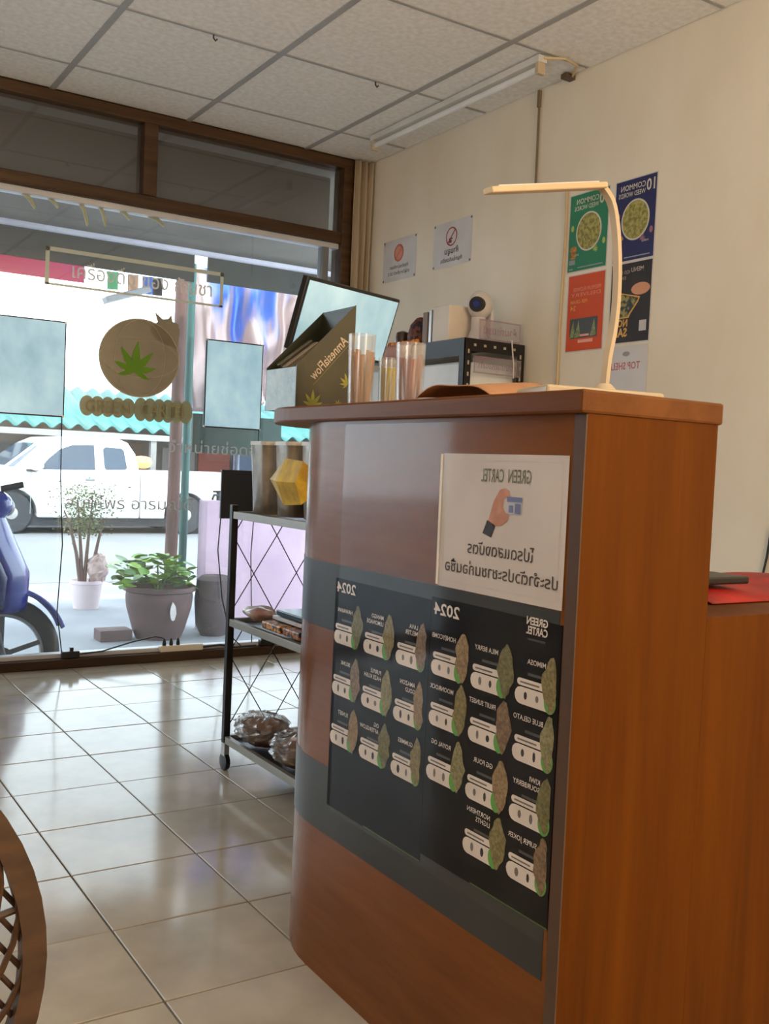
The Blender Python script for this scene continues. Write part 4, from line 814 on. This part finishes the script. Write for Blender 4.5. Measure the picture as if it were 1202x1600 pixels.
# poles
tag(MB().tube([(2.640, 7.02, ZG), (2.650, 7.02, 1.0), (2.66, 7.02, 2.42)], 0.046, 14).build('wooden_pole', mat('pole_wood', srgb(104, 72, 66), 0.7, col2=srgb(78, 52, 50), scale=(20, 20, 3)), smooth=True), 'brown wooden pole holding up the awning outside the window', 'pole')
tag(MB().tube([(2.765, 7.10, ZG), (2.765, 7.10, 2.40)], 0.030, 12).build('green_pole', mat('pole_green', srgb(46, 96, 92), 0.6), smooth=True), 'dark green pipe standing beside the wooden pole', 'pole')
# silver tarp
def tarp(u, v):
    w = 0.10*math.sin(u*22+2.2*v)+0.05*math.sin(u*47-3*v)+0.03*math.sin(u*9+v*13)
    return (2.72+1.55*u, 7.25+w*(0.4+0.6*v)*0.9, 2.42-1.02*v-0.12*v*math.sin(u*4+0.6)+0.22*v*u)
m = mat('silver_tarp', srgb(168, 146, 144), 0.32, 0.5, col2=srgb(70, 108, 196), scale=(5, 2, 1.1), detail=3, lo=0.42, hi=0.52)
tag(MB().grid(tarp, 120, 30).build('silver_tarp', m, smooth=True, solid=0.004), 'shiny silver and blue tarpaulin hanging in folds outside', 'tarpaulin')
GBd = thing('awning_stand_in', 'dark green stand-in for turquoise awning seen dark, on a pale post behind the right light panel', 'board', (2.37, 5.25, ZG))
MB().box(2.075, 2.62, 5.24, 5.27, 0.995, 1.21).build('board', mat('stand_in_dark_green', srgb(24, 62, 54), 0.5), GBd, bevel=0.004)  # dark green plate stands in for turquoise awning seen dark through the glass
MB().tube([(2.365, 5.29, ZG), (2.365, 5.29, 1.15)], 0.017, 10).build('post', mat('pipe_blue_grey', srgb(130, 140, 162), 0.5), GBd, smooth=True)
# pink wall with tap and pipe
PW = struct(MB().box(2.84, 4.9, 6.85, 7.0, ZG, 0.66).build('wall_pink', mat('pink_paint', srgb(206, 178, 196), 0.7, col2=srgb(186, 158, 180), scale=(2.5, 2.5, 1.5), detail=8), bevel=0.01))
TP = thing('water_tap', 'small dark tap on top of the pink wall', 'tap', (2.95, 6.9, 0.66))
MB().cyl((2.95, 6.9, 0.66), (2.95, 6.9, 0.73), 0.014).build('riser', M_metal, TP); MB().cyl((2.91, 6.9, 0.725), (2.99, 6.9, 0.725), 0.008).build('handle', M_metal, TP); MB().tube([(2.95, 6.9, 0.70), (2.90, 6.86, 0.70), (2.88, 6.84, 0.67)], 0.009, 8).build('spout', M_metal, TP)
# big brown pot
PT = thing('brown_pot', 'large brown clay pot with a leafy bright green plant outside the window', 'potted plant', (2.45, 6.70, ZG))
M_clay = mat('brown_clay', srgb(92, 68, 68), 0.7, col2=srgb(74, 55, 56), scale=(6, 6, 14))
b = MB().lathe([(0.155, 0), (0.18, 0.06), (0.225, 0.22), (0.232, 0.29), (0.228, 0.325), (0.250, 0.335), (0.250, 0.365), (0.225, 0.365), (0.205, 0.30)], (2.45, 6.70, ZG), 40)
b.build('pot', M_clay, PT, smooth=True); MB().lathe([(0.215, 0.32), (0.0, 0.33)], (2.45, 6.70, ZG), 30, cap=False).build('soil', mat('soil', srgb(60, 46, 38), 0.9), PT)
b = MB(); pl = Plane((2.458, 6.455, -0.10), (1, 0, 0), (0, 0, 1), (0, -1, 0)); pl.poly(b, [(0, 0.08), (0.02, 0.05), (0.028, 0.0), (0.015, -0.045), (0, -0.05), (-0.012, -0.03), (-0.018, 0.01), (-0.012, 0.05)], 0); b.build('white_tag', M_white, PT, solid=0.003)
M_leaf = [mat('leaf_green_%d' % i, srgb(*c), 0.4, col2=srgb(*d), scale=(14, 14, 14)) for i, (c, d) in enumerate((((112, 156, 46), (74, 122, 34)), ((146, 178, 64), (98, 140, 40)), ((76, 128, 56), (50, 94, 38))))]
def leaf_mesh(m):
    b = MB(); V = []; n = 6
    for i in range(n+1):
        t = i/n; w = 0.5*math.sin(math.pi*min(1, t*0.92+0.08))**0.7; z = -0.18*t*t
        V += [(-w, t, z+0.06), (0, t, z), (w, t, z+0.06)]
    b.add(V, [(3*i+a, 3*i+a+1, 3*i+a+4, 3*i+a+3) for i in range(n) for a in (0, 1)])
    o = b.build('leaf', m, smooth=True); me = o.data; bpy.data.objects.remove(o); return me
LM = [leaf_mesh(m) for m in M_leaf]
rr = random.Random(5)
for i in range(150):
    q = rr.uniform(0, 2*math.pi); d = rr.uniform(0.04, 0.27)*(1.15 if math.cos(q) < 0 else 0.85); h = rr.uniform(0.0, 0.20)*(1.1-d*1.2)
    o = bpy.data.objects.new('leaf', LM[rr.choice((0, 0, 1, 2))]); COL.objects.link(o); s_ = rr.uniform(0.06, 0.105)
    o.location = (2.42+d*math.cos(q), 6.70+d*math.sin(q)*0.8, ZG+0.37+h); o.scale = (s_, s_, s_)
    o.rotation_euler = (rr.uniform(-0.3, 0.7), rr.uniform(-0.5, 0.5), q-math.pi/2+rr.uniform(-.6, .6)); kid(o, PT)
for i in range(9):
    q = rr.uniform(0, 6.28); MB().tube([(2.44, 6.70, ZG+0.32), (2.44+0.08*math.cos(q), 6.7+0.08*math.sin(q), ZG+0.42), (2.43+0.18*math.cos(q), 6.7+0.16*math.sin(q), ZG+0.52)], 0.006, 6).build('stem', M_leaf[2], PT, smooth=True)
# bucket plant
PT = thing('bucket_plant', 'spindly shrub with small leaves growing in a pale pink bucket', 'potted plant', (2.36, 8.16, ZG))
MB().lathe([(0.100, 0), (0.128, 0.20), (0.134, 0.205), (0.134, 0.232), (0.124, 0.232), (0.115, 0.19)], (2.36, 8.16, ZG), 32).build('bucket', mat('pale_bucket', srgb(220, 204, 206), 0.5), PT, smooth=True)
blob_o = MB().ball((2.44, 8.12, ZG+0.33), (0.085, 0.08, 0.12), 16, 10); rb = random.Random(3); blob_o.v = [(x+rb.uniform(-.012, .012), y+rb.uniform(-.012, .012), z+rb.uniform(-.012, .012)) for x, y, z in blob_o.v]
blob_o.build('crumpled_bag', mat('tan_bag', srgb(196, 176, 170), 0.6, col2=srgb(160, 136, 130), scale=(14, 14, 14)), PT)
rr = random.Random(11); fol = MB()
for (dx, dz, bx) in ((-0.05, 0.88, -0.02), (0.04, 0.92, 0.0), (0.11, 0.74, 0.05), (-0.14, 0.80, -0.03)):
    pts = [Vector((2.34+bx, 8.16, ZG+0.20)), Vector((2.34+bx+dx*0.3, 8.15, ZG+0.45)), Vector((2.34+bx+dx*0.75, 8.15, ZG+0.70)), Vector((2.34+bx+dx*1.1, 8.14, ZG+dz))]
    MB().tube(pts, [0.018, 0.015, 0.010, 0.005], 8).build('stem', mat('shrub_bark', srgb(104, 86, 80), 0.8), PT, smooth=True)
for i in range(1700):
    t = rr.random(); c = Vector((2.33+rr.gauss(0, 0.12)*(0.6+t*0.5), 8.15+rr.gauss(0, 0.10), ZG+0.62+0.36*t+rr.gauss(0, 0.03)))
    e = Vector((rr.uniform(-1, 1), rr.uniform(-1, 1), rr.uniform(-.6, .6))).normalized(); s_ = e.cross(Vector((rr.uniform(-1, 1), rr.uniform(-1, 1), 1))).normalized()
    L = rr.uniform(0.018, 0.034); fol.face([c, c+e*L*0.5+s_*L*0.3, c+e*L, c+e*L*0.5-s_*L*0.3])
o = fol.build('foliage', mat('shrub_leaf', srgb(92, 110, 66), 0.6, col2=srgb(64, 82, 44), scale=(12, 12, 12)), PT); o['kind'] = 'stuff'
# second pot, wooden block
b = MB().lathe([(0.09, 0), (0.125, 0.08), (0.138, 0.25), (0.125, 0.40), (0.09, 0.43), (0.06, 0.42)], (2.85, 6.68, ZG), 26)
tag(b.build('old_jar', mat('old_clay', srgb(88, 72, 74), 0.8, col2=srgb(64, 54, 58), scale=(9, 9, 9)), smooth=True), 'weathered brown jar between the large pot and the pink wall', 'jar')
tag(MB().box(2.02, 2.24, 6.62, 6.78, ZG, ZG+0.075).build('wooden_block', mat('block_wood', srgb(92, 72, 74), 0.8), bevel=0.005), 'short wooden block on the pavement left of the large pot', 'block')
# motorbike
MO = thing('motorbike', 'blue motorbike parked outside the window at the left edge', 'motorbike', (0.6, 4.99, ZG))
M_blue = mat('bike_blue', srgb(14, 46, 176), 0.2, col2=srgb(10, 36, 146), scale=(3, 3, 3), coat=0.5); M_tyre = mat('tyre_rubber', srgb(40, 44, 48), 0.7, bump=0.2, bscale=40); M_bs = mat('bike_grey', srgb(92, 96, 104), 0.4)
def wheel(wx, wy, wz, rr_):
    ty = MB(); n = 44
    ty.tube([(wx+(rr_-0.043)*math.cos(2*math.pi*k/n), wy, wz+(rr_-0.043)*math.sin(2*math.pi*k/n)) for k in range(n)], 0.043, 12, True); t = ty.build('tyre', M_tyre, MO, smooth=True)
    MB().tube([(wx+(rr_-0.082)*math.cos(2*math.pi*k/n), wy, wz+(rr_-0.082)*math.sin(2*math.pi*k/n)) for k in range(n)], 0.016, 8, True).build('rim', M_steel, MO, smooth=True)
    MB().cyl((wx, wy-0.045, wz), (wx, wy+0.045, wz), 0.045, 20).build('hub', M_bs, MO, smooth=True)
    for k in range(5):
        q = 2*math.pi*k/5+0.3; MB().obox((wx+0.11*math.cos(q), wy, wz+0.11*math.sin(q)), (0.09*math.cos(q), 0, 0.09*math.sin(q)), (0, 0.012, 0), (-0.012*math.sin(q), 0, 0.012*math.cos(q))).build('wheel_spoke', M_bs, MO)
wx, wy, wz = 1.035, 4.97, -0.02
wheel(wx, wy, wz, 0.280); wheel(-0.20, 4.97, wz, 0.280)
n = 20; V = []
for k in range(n+1):
    q = R(20)+R(125)*k/n
    for w_, rr_ in ((-0.055, 0.292), (-0.035, 0.312), (0.035, 0.312), (0.055, 0.292)): V.append((wx+rr_*math.cos(q)*1.0, wy+w_*(1.1 if 3 < k < 17 else 0.8), wz+rr_*math.sin(q)+0.02))
MB().add(V, [(4*k+a, 4*k+a+1, 4*k+a+5, 4*k+a+4) for k in range(n) for a in range(3)]).build('front_fender', M_blue, MO, smooth=True, solid=0.006)
for s_ in (-1, 1): MB().tube([(wx, wy+0.062*s_, wz), (wx-0.10, wy+0.062*s_, 0.36), (wx-0.16, wy+0.05*s_, 0.62)], 0.017, 10).build('fork', M_bs, MO, smooth=True)
def shield(u, v):
    z = 0.20+0.50*v; q = (u-0.5)*2; wdt = 0.17*(0.55+0.55*math.sin(math.pi*min(1, 0.18+0.75*v)))
    return (wx+0.155-0.14*q*q-0.12*abs(v-0.35)-0.10*v, wy+wdt*q, z)
MB().grid(shield, 16, 14).build('front_fairing', M_blue, MO, smooth=True, solid=0.01)
def inner(u, v): a = shield(u, v*0.75+0.05); return (a[0]-0.05, wy+(a[1]-wy)*1.25, a[2])
MB().grid(inner, 12, 10).build('leg_shield', mat('bike_dark_blue', srgb(30, 44, 110), 0.3), MO, smooth=True, solid=0.01)
MB().ball((wx-0.06, wy, 0.70), (0.10, 0.13, 0.075), 18, 12).build('headlight_cowl', M_blue, MO, smooth=True)
MB().ball((wx+0.012, wy, 0.690), (0.035, 0.075, 0.045), 16, 10).build('headlight', mat('lamp_clear', srgb(200, 206, 214), 0.1), MO, smooth=True)
for s_ in (-1, 1):
    MB().tube([(wx-0.13, wy, 0.745), (wx-0.12, wy+0.15*s_, 0.770), (wx-0.14, wy+0.24*s_, 0.775)], 0.011, 8).build('handlebar', M_steel, MO, smooth=True)
    MB().tube([(wx-0.14, wy+0.22*s_, 0.775), (wx-0.175, wy+0.35*s_, 0.770)], 0.018, 10).build('grip', M_black, MO, smooth=True)
    MB().tube([(wx-0.10, wy+0.22*s_, 0.765), (wx-0.10, wy+0.36*s_, 0.755)], 0.005, 6).build('brake_lever', M_steel, MO, smooth=True)
MB().tube([(wx-0.02, wy-0.02, 0.775), (wx+0.075, wy-0.05, 0.800)], 0.016, 10).build('grip', M_black, MO, smooth=True)
MB().obox((0.25, wy, 0.22), (0.42, 0, 0.04), (0, 0.10, 0), (-0.01, 0, 0.11)).build('body', M_blue, MO, bevel=0.04, seg=4)
MB().obox((0.10, wy, 0.40), (0.34, 0, 0.03), (0, 0.11, 0), (-0.01, 0, 0.045)).build('seat', M_black, MO, bevel=0.03, seg=4)
MB().box(0.30, 0.62, wy-0.10, wy+0.10, -0.14, 0.10).build('engine', M_bs, MO, bevel=0.03)
MB().tube([(0.45, wy-0.11, -0.12), (0.0, wy-0.13, -0.10), (-0.35, wy-0.13, 0.0)], [0.018, 0.03, 0.035], 12).build('exhaust', M_steel, MO, smooth=True)
# pickup truck
TK = thing('pickup_truck', 'white extended-cab pickup truck parked across the street', 'truck', (5.5, 18.5, ZRD))
M_tw = mat('truck_white', srgb(236, 238, 240), 0.25, coat=0.4); M_tg = mat('truck_glass', srgb(52, 70, 88), 0.08); M_td = mat('truck_dark', srgb(44, 46, 50), 0.6); M_sil = mat('truck_silver', srgb(196, 206, 206), 0.35, 0.2)
ty0, ty1 = 17.64, 19.36; zr_ = -0.16; fa, ra, rw = 3.80, 6.92, 0.42
def archpts(cx): return [(cx-rw*math.cos(q), -0.09+rw*math.sin(q)) for q in [math.pi*k/12 for k in range(13)]]
prof = [(2.95, zr_), (2.92, 0.15), (2.96, 0.40), (3.10, 0.52), (3.60, 0.62), (6.02, 0.69), (6.02, zr_)]
low = [(2.95, zr_)]+[(fa-rw, zr_)]+archpts(fa)+[(fa+rw, zr_), (6.02, zr_)]
MB().prism([(x, ty0, z) for x, z in low+prof[::-1][1:-1]], (0, ty1-ty0, 0)).build('body', M_tw, TK, bevel=0.03, seg=3)
bed = [(6.045, zr_)]+[(ra-rw, zr_)]+archpts(ra)+[(ra+rw, zr_), (8.10, zr_+0.04), (8.12, 0.72), (6.045, 0.70)]
MB().prism([(x, ty0+0.01, z) for x, z in bed], (0, ty1-ty0-0.02, 0)).build('cargo_bed', M_tw, TK, bevel=0.025, seg=3)
cabp = [(3.56, 0.60), (3.66, 0.70), (4.20, 1.13), (4.42, 1.235), (5.0, 1.285), (5.62, 1.275), (5.82, 1.20), (5.95, 1.0), (6.01, 0.68)]
V = [(x, ty0+0.02+max(0, (z-0.65)*0.26), z) for x, z in cabp]+[(x, ty1-0.02-max(0, (z-0.65)*0.26), z) for x, z in cabp]; k = len(cabp)
MB().add(V, [tuple(range(k)), tuple(range(2*k-1, k-1, -1))]+[(i, (i+1) % k, (i+1) % k+k, i+k) for i in range(k)]).build('cab', M_tw, TK, bevel=0.03, seg=3)
def sidepane(name, pts, m=M_tg, d=0.006): MB().prism([(x, ty0+0.02+max(0, (z-0.65)*0.26)-d, z) for x, z in pts], (0, d*1.6, 0)).build(name, m, TK, bevel=0.004)
sidepane('door_window', [(4.24, 0.670), (4.40, 0.86), (4.60, 1.03), (4.82, 1.115), (5.20, 1.135), (5.205, 0.690)])
sidepane('rear_window', [(5.40, 0.70), (5.37, 0.74), (5.355, 1.06), (5.40, 1.105), (5.68, 1.095), (5.735, 1.06), (5.78, 0.75), (5.75, 0.715)])
wa, wb = Vector((3.66, 0, 0.70)), Vector((4.20, 0, 1.13)); nn = Vector((-0.62, 0, 0.78))
MB().add([(3.68-0.006, ty0+0.10, 0.722), (3.68-0.006, ty1-0.10, 0.722), (4.18-0.006, ty1-0.20, 1.122), (4.18-0.006, ty0+0.20, 1.122)], [(0, 1, 2, 3)]).build('windshield', M_tg, TK, solid=0.012)
sidepane('front_quarter', [(3.70, 0.70), (4.18, 1.075), (4.23, 1.075), (3.82, 0.70)], mat('pillar_grey', srgb(110, 118, 128), 0.3))
MB().ball((4.16, ty0-0.10, 0.73), (0.13, 0.08, 0.085), 18, 10).build('side_mirror', M_tw, TK, smooth=True)
MB().box(4.02, 4.20, ty0-0.06, ty0+0.02, 0.635, 0.665).build('mirror_arm', M_td, TK)
MB().box(5.02, 5.19, ty0-0.03, ty0, 0.50, 0.54).build('door_handle', mat('handle_grey', srgb(120, 128, 130), 0.3), TK, bevel=0.01)
for x in (5.27, 4.10): MB().box(x-0.004, x+0.004, ty0-0.002, ty0+0.004, -0.10, 0.64).build('door_seam', mat('seam_grey', srgb(150, 154, 158), 0.5), TK)
MB().box(fa+rw+0.02, 6.0, ty0-0.004, ty0+0.01, zr_+0.02, 0.10).build('lower_trim', M_sil, TK, bevel=0.003)
MB().box(6.06, ra-rw-0.02, ty0-0.0005, ty0+0.02, zr_+0.02, 0.10).build('lower_trim', M_sil, TK, bevel=0.003)
MB().box(3.3, 7.6, ty0+0.12, ty1-0.12, ZRD+0.14, zr_+0.04).build('chassis', M_td, TK)
for x in (fa, ra):
    for yy in (ty0+0.03, ty1-0.25):
        w_ = MB().lathe([(0.20, 0), (0.33, 0.0), (0.36, 0.03), (0.36, 0.19), (0.33, 0.22), (0.20, 0.22)], (x, yy+0.22, -0.09), 32, 'y').build('wheel', M_td, TK, smooth=True)
        MB().lathe([(0.20, 0.0), (0.20, 0.02), (0.06, 0.035)], (x, yy+0.03, -0.09), 24, 'y').build('rim', M_steel, w_, smooth=True)
# building across the street
BD = thing('street_building', 'low shop building across the street with turquoise corrugated roof', 'building', (8, 22, ZRD))
M_turq = mat('turquoise_sheet', srgb(48, 118, 116), 0.5, col2=srgb(40, 106, 104), scale=(1, 1, 1))
b = MB(); n = 220
V = []
for i in range(n+1):
    x = 3.9+11*i/n; c = 0.055*math.sin(x*2*math.pi/0.34)
    V += [(x, 20.0, 1.50+c), (x, 22.6, 2.40+c)]
b.add(V, [(2*i, 2*i+2, 2*i+3, 2*i+1) for i in range(n)]); b.build('roof_sheet', M_turq, BD, smooth=True, solid=0.02)
MB().box(3.9, 14.9, 20.02, 20.10, 1.30, 1.42).build('eaves_beam', mat('eaves_grey', srgb(150, 150, 148), 0.6), BD)
MB().box(-6, 15, 22.6, 22.8, ZRD, 2.30).build('wall', mat('dark_shop_wall', srgb(112, 104, 98), 0.8, col2=srgb(80, 74, 70), scale=(0.8, 0.8, 0.8)), BD)
for x in (3.95, 7.1, 11.0, 14.8): MB().box(x-0.06, x+0.06, 20.05, 20.17, ZRD, 1.35).build('roof_post', mat('post_grey', srgb(140, 138, 136), 0.6), BD)
for x0, x1, z0, z1, c, nm in ((6.9, 7.7, ZRD, 1.25, (110, 84, 70), 'shop_door'), (8.2, 9.0, ZRD, 1.2, (150, 140, 136), 'shop_shutter'), (9.1, 9.9, 0.2, 1.15, (178, 84, 64), 'shop_board'), (10.0, 11.2, ZRD, 1.2, (120, 140, 170), 'shop_window'), (5.2, 6.2, ZRD, 1.15, (76, 70, 66), 'shop_door')):
    MB().box(x0, x1, 22.54, 22.6, z0, z1).build(nm, mat('front_%d' % int(x0*10), srgb(*c), 0.6), BD, bevel=0.01)
tag(MB().box(9.6, 10.5, 20.5, 20.6, 0.55, 1.15).build('shop_sign', mat('white_sign', srgb(238, 238, 240), 0.5), bevel=0.01), 'white shop sign across the street above the truck bed', 'sign')
tag(MB().box(10.9, 11.6, 20.5, 20.6, 0.85, 1.2).build('shop_sign', mat('red_sign', srgb(214, 70, 60), 0.5), bevel=0.01), 'red shop sign across the street behind the canisters', 'sign')
tag(MB().box(10.8, 12.6, 20.7, 20.8, 0.25, 0.80).build('shop_sign', mat('white_sign', srgb(238, 238, 240), 0.5), bevel=0.01), 'long white board across the street behind the canisters', 'sign')
blob('orange_sack', 'orange sack behind the truck cab', 'sack', (6.28, 18.4, 0.86), (0.20, 0.2, 0.12), mat('orange_sack', srgb(230, 170, 110), 0.6), 4, 0.2)
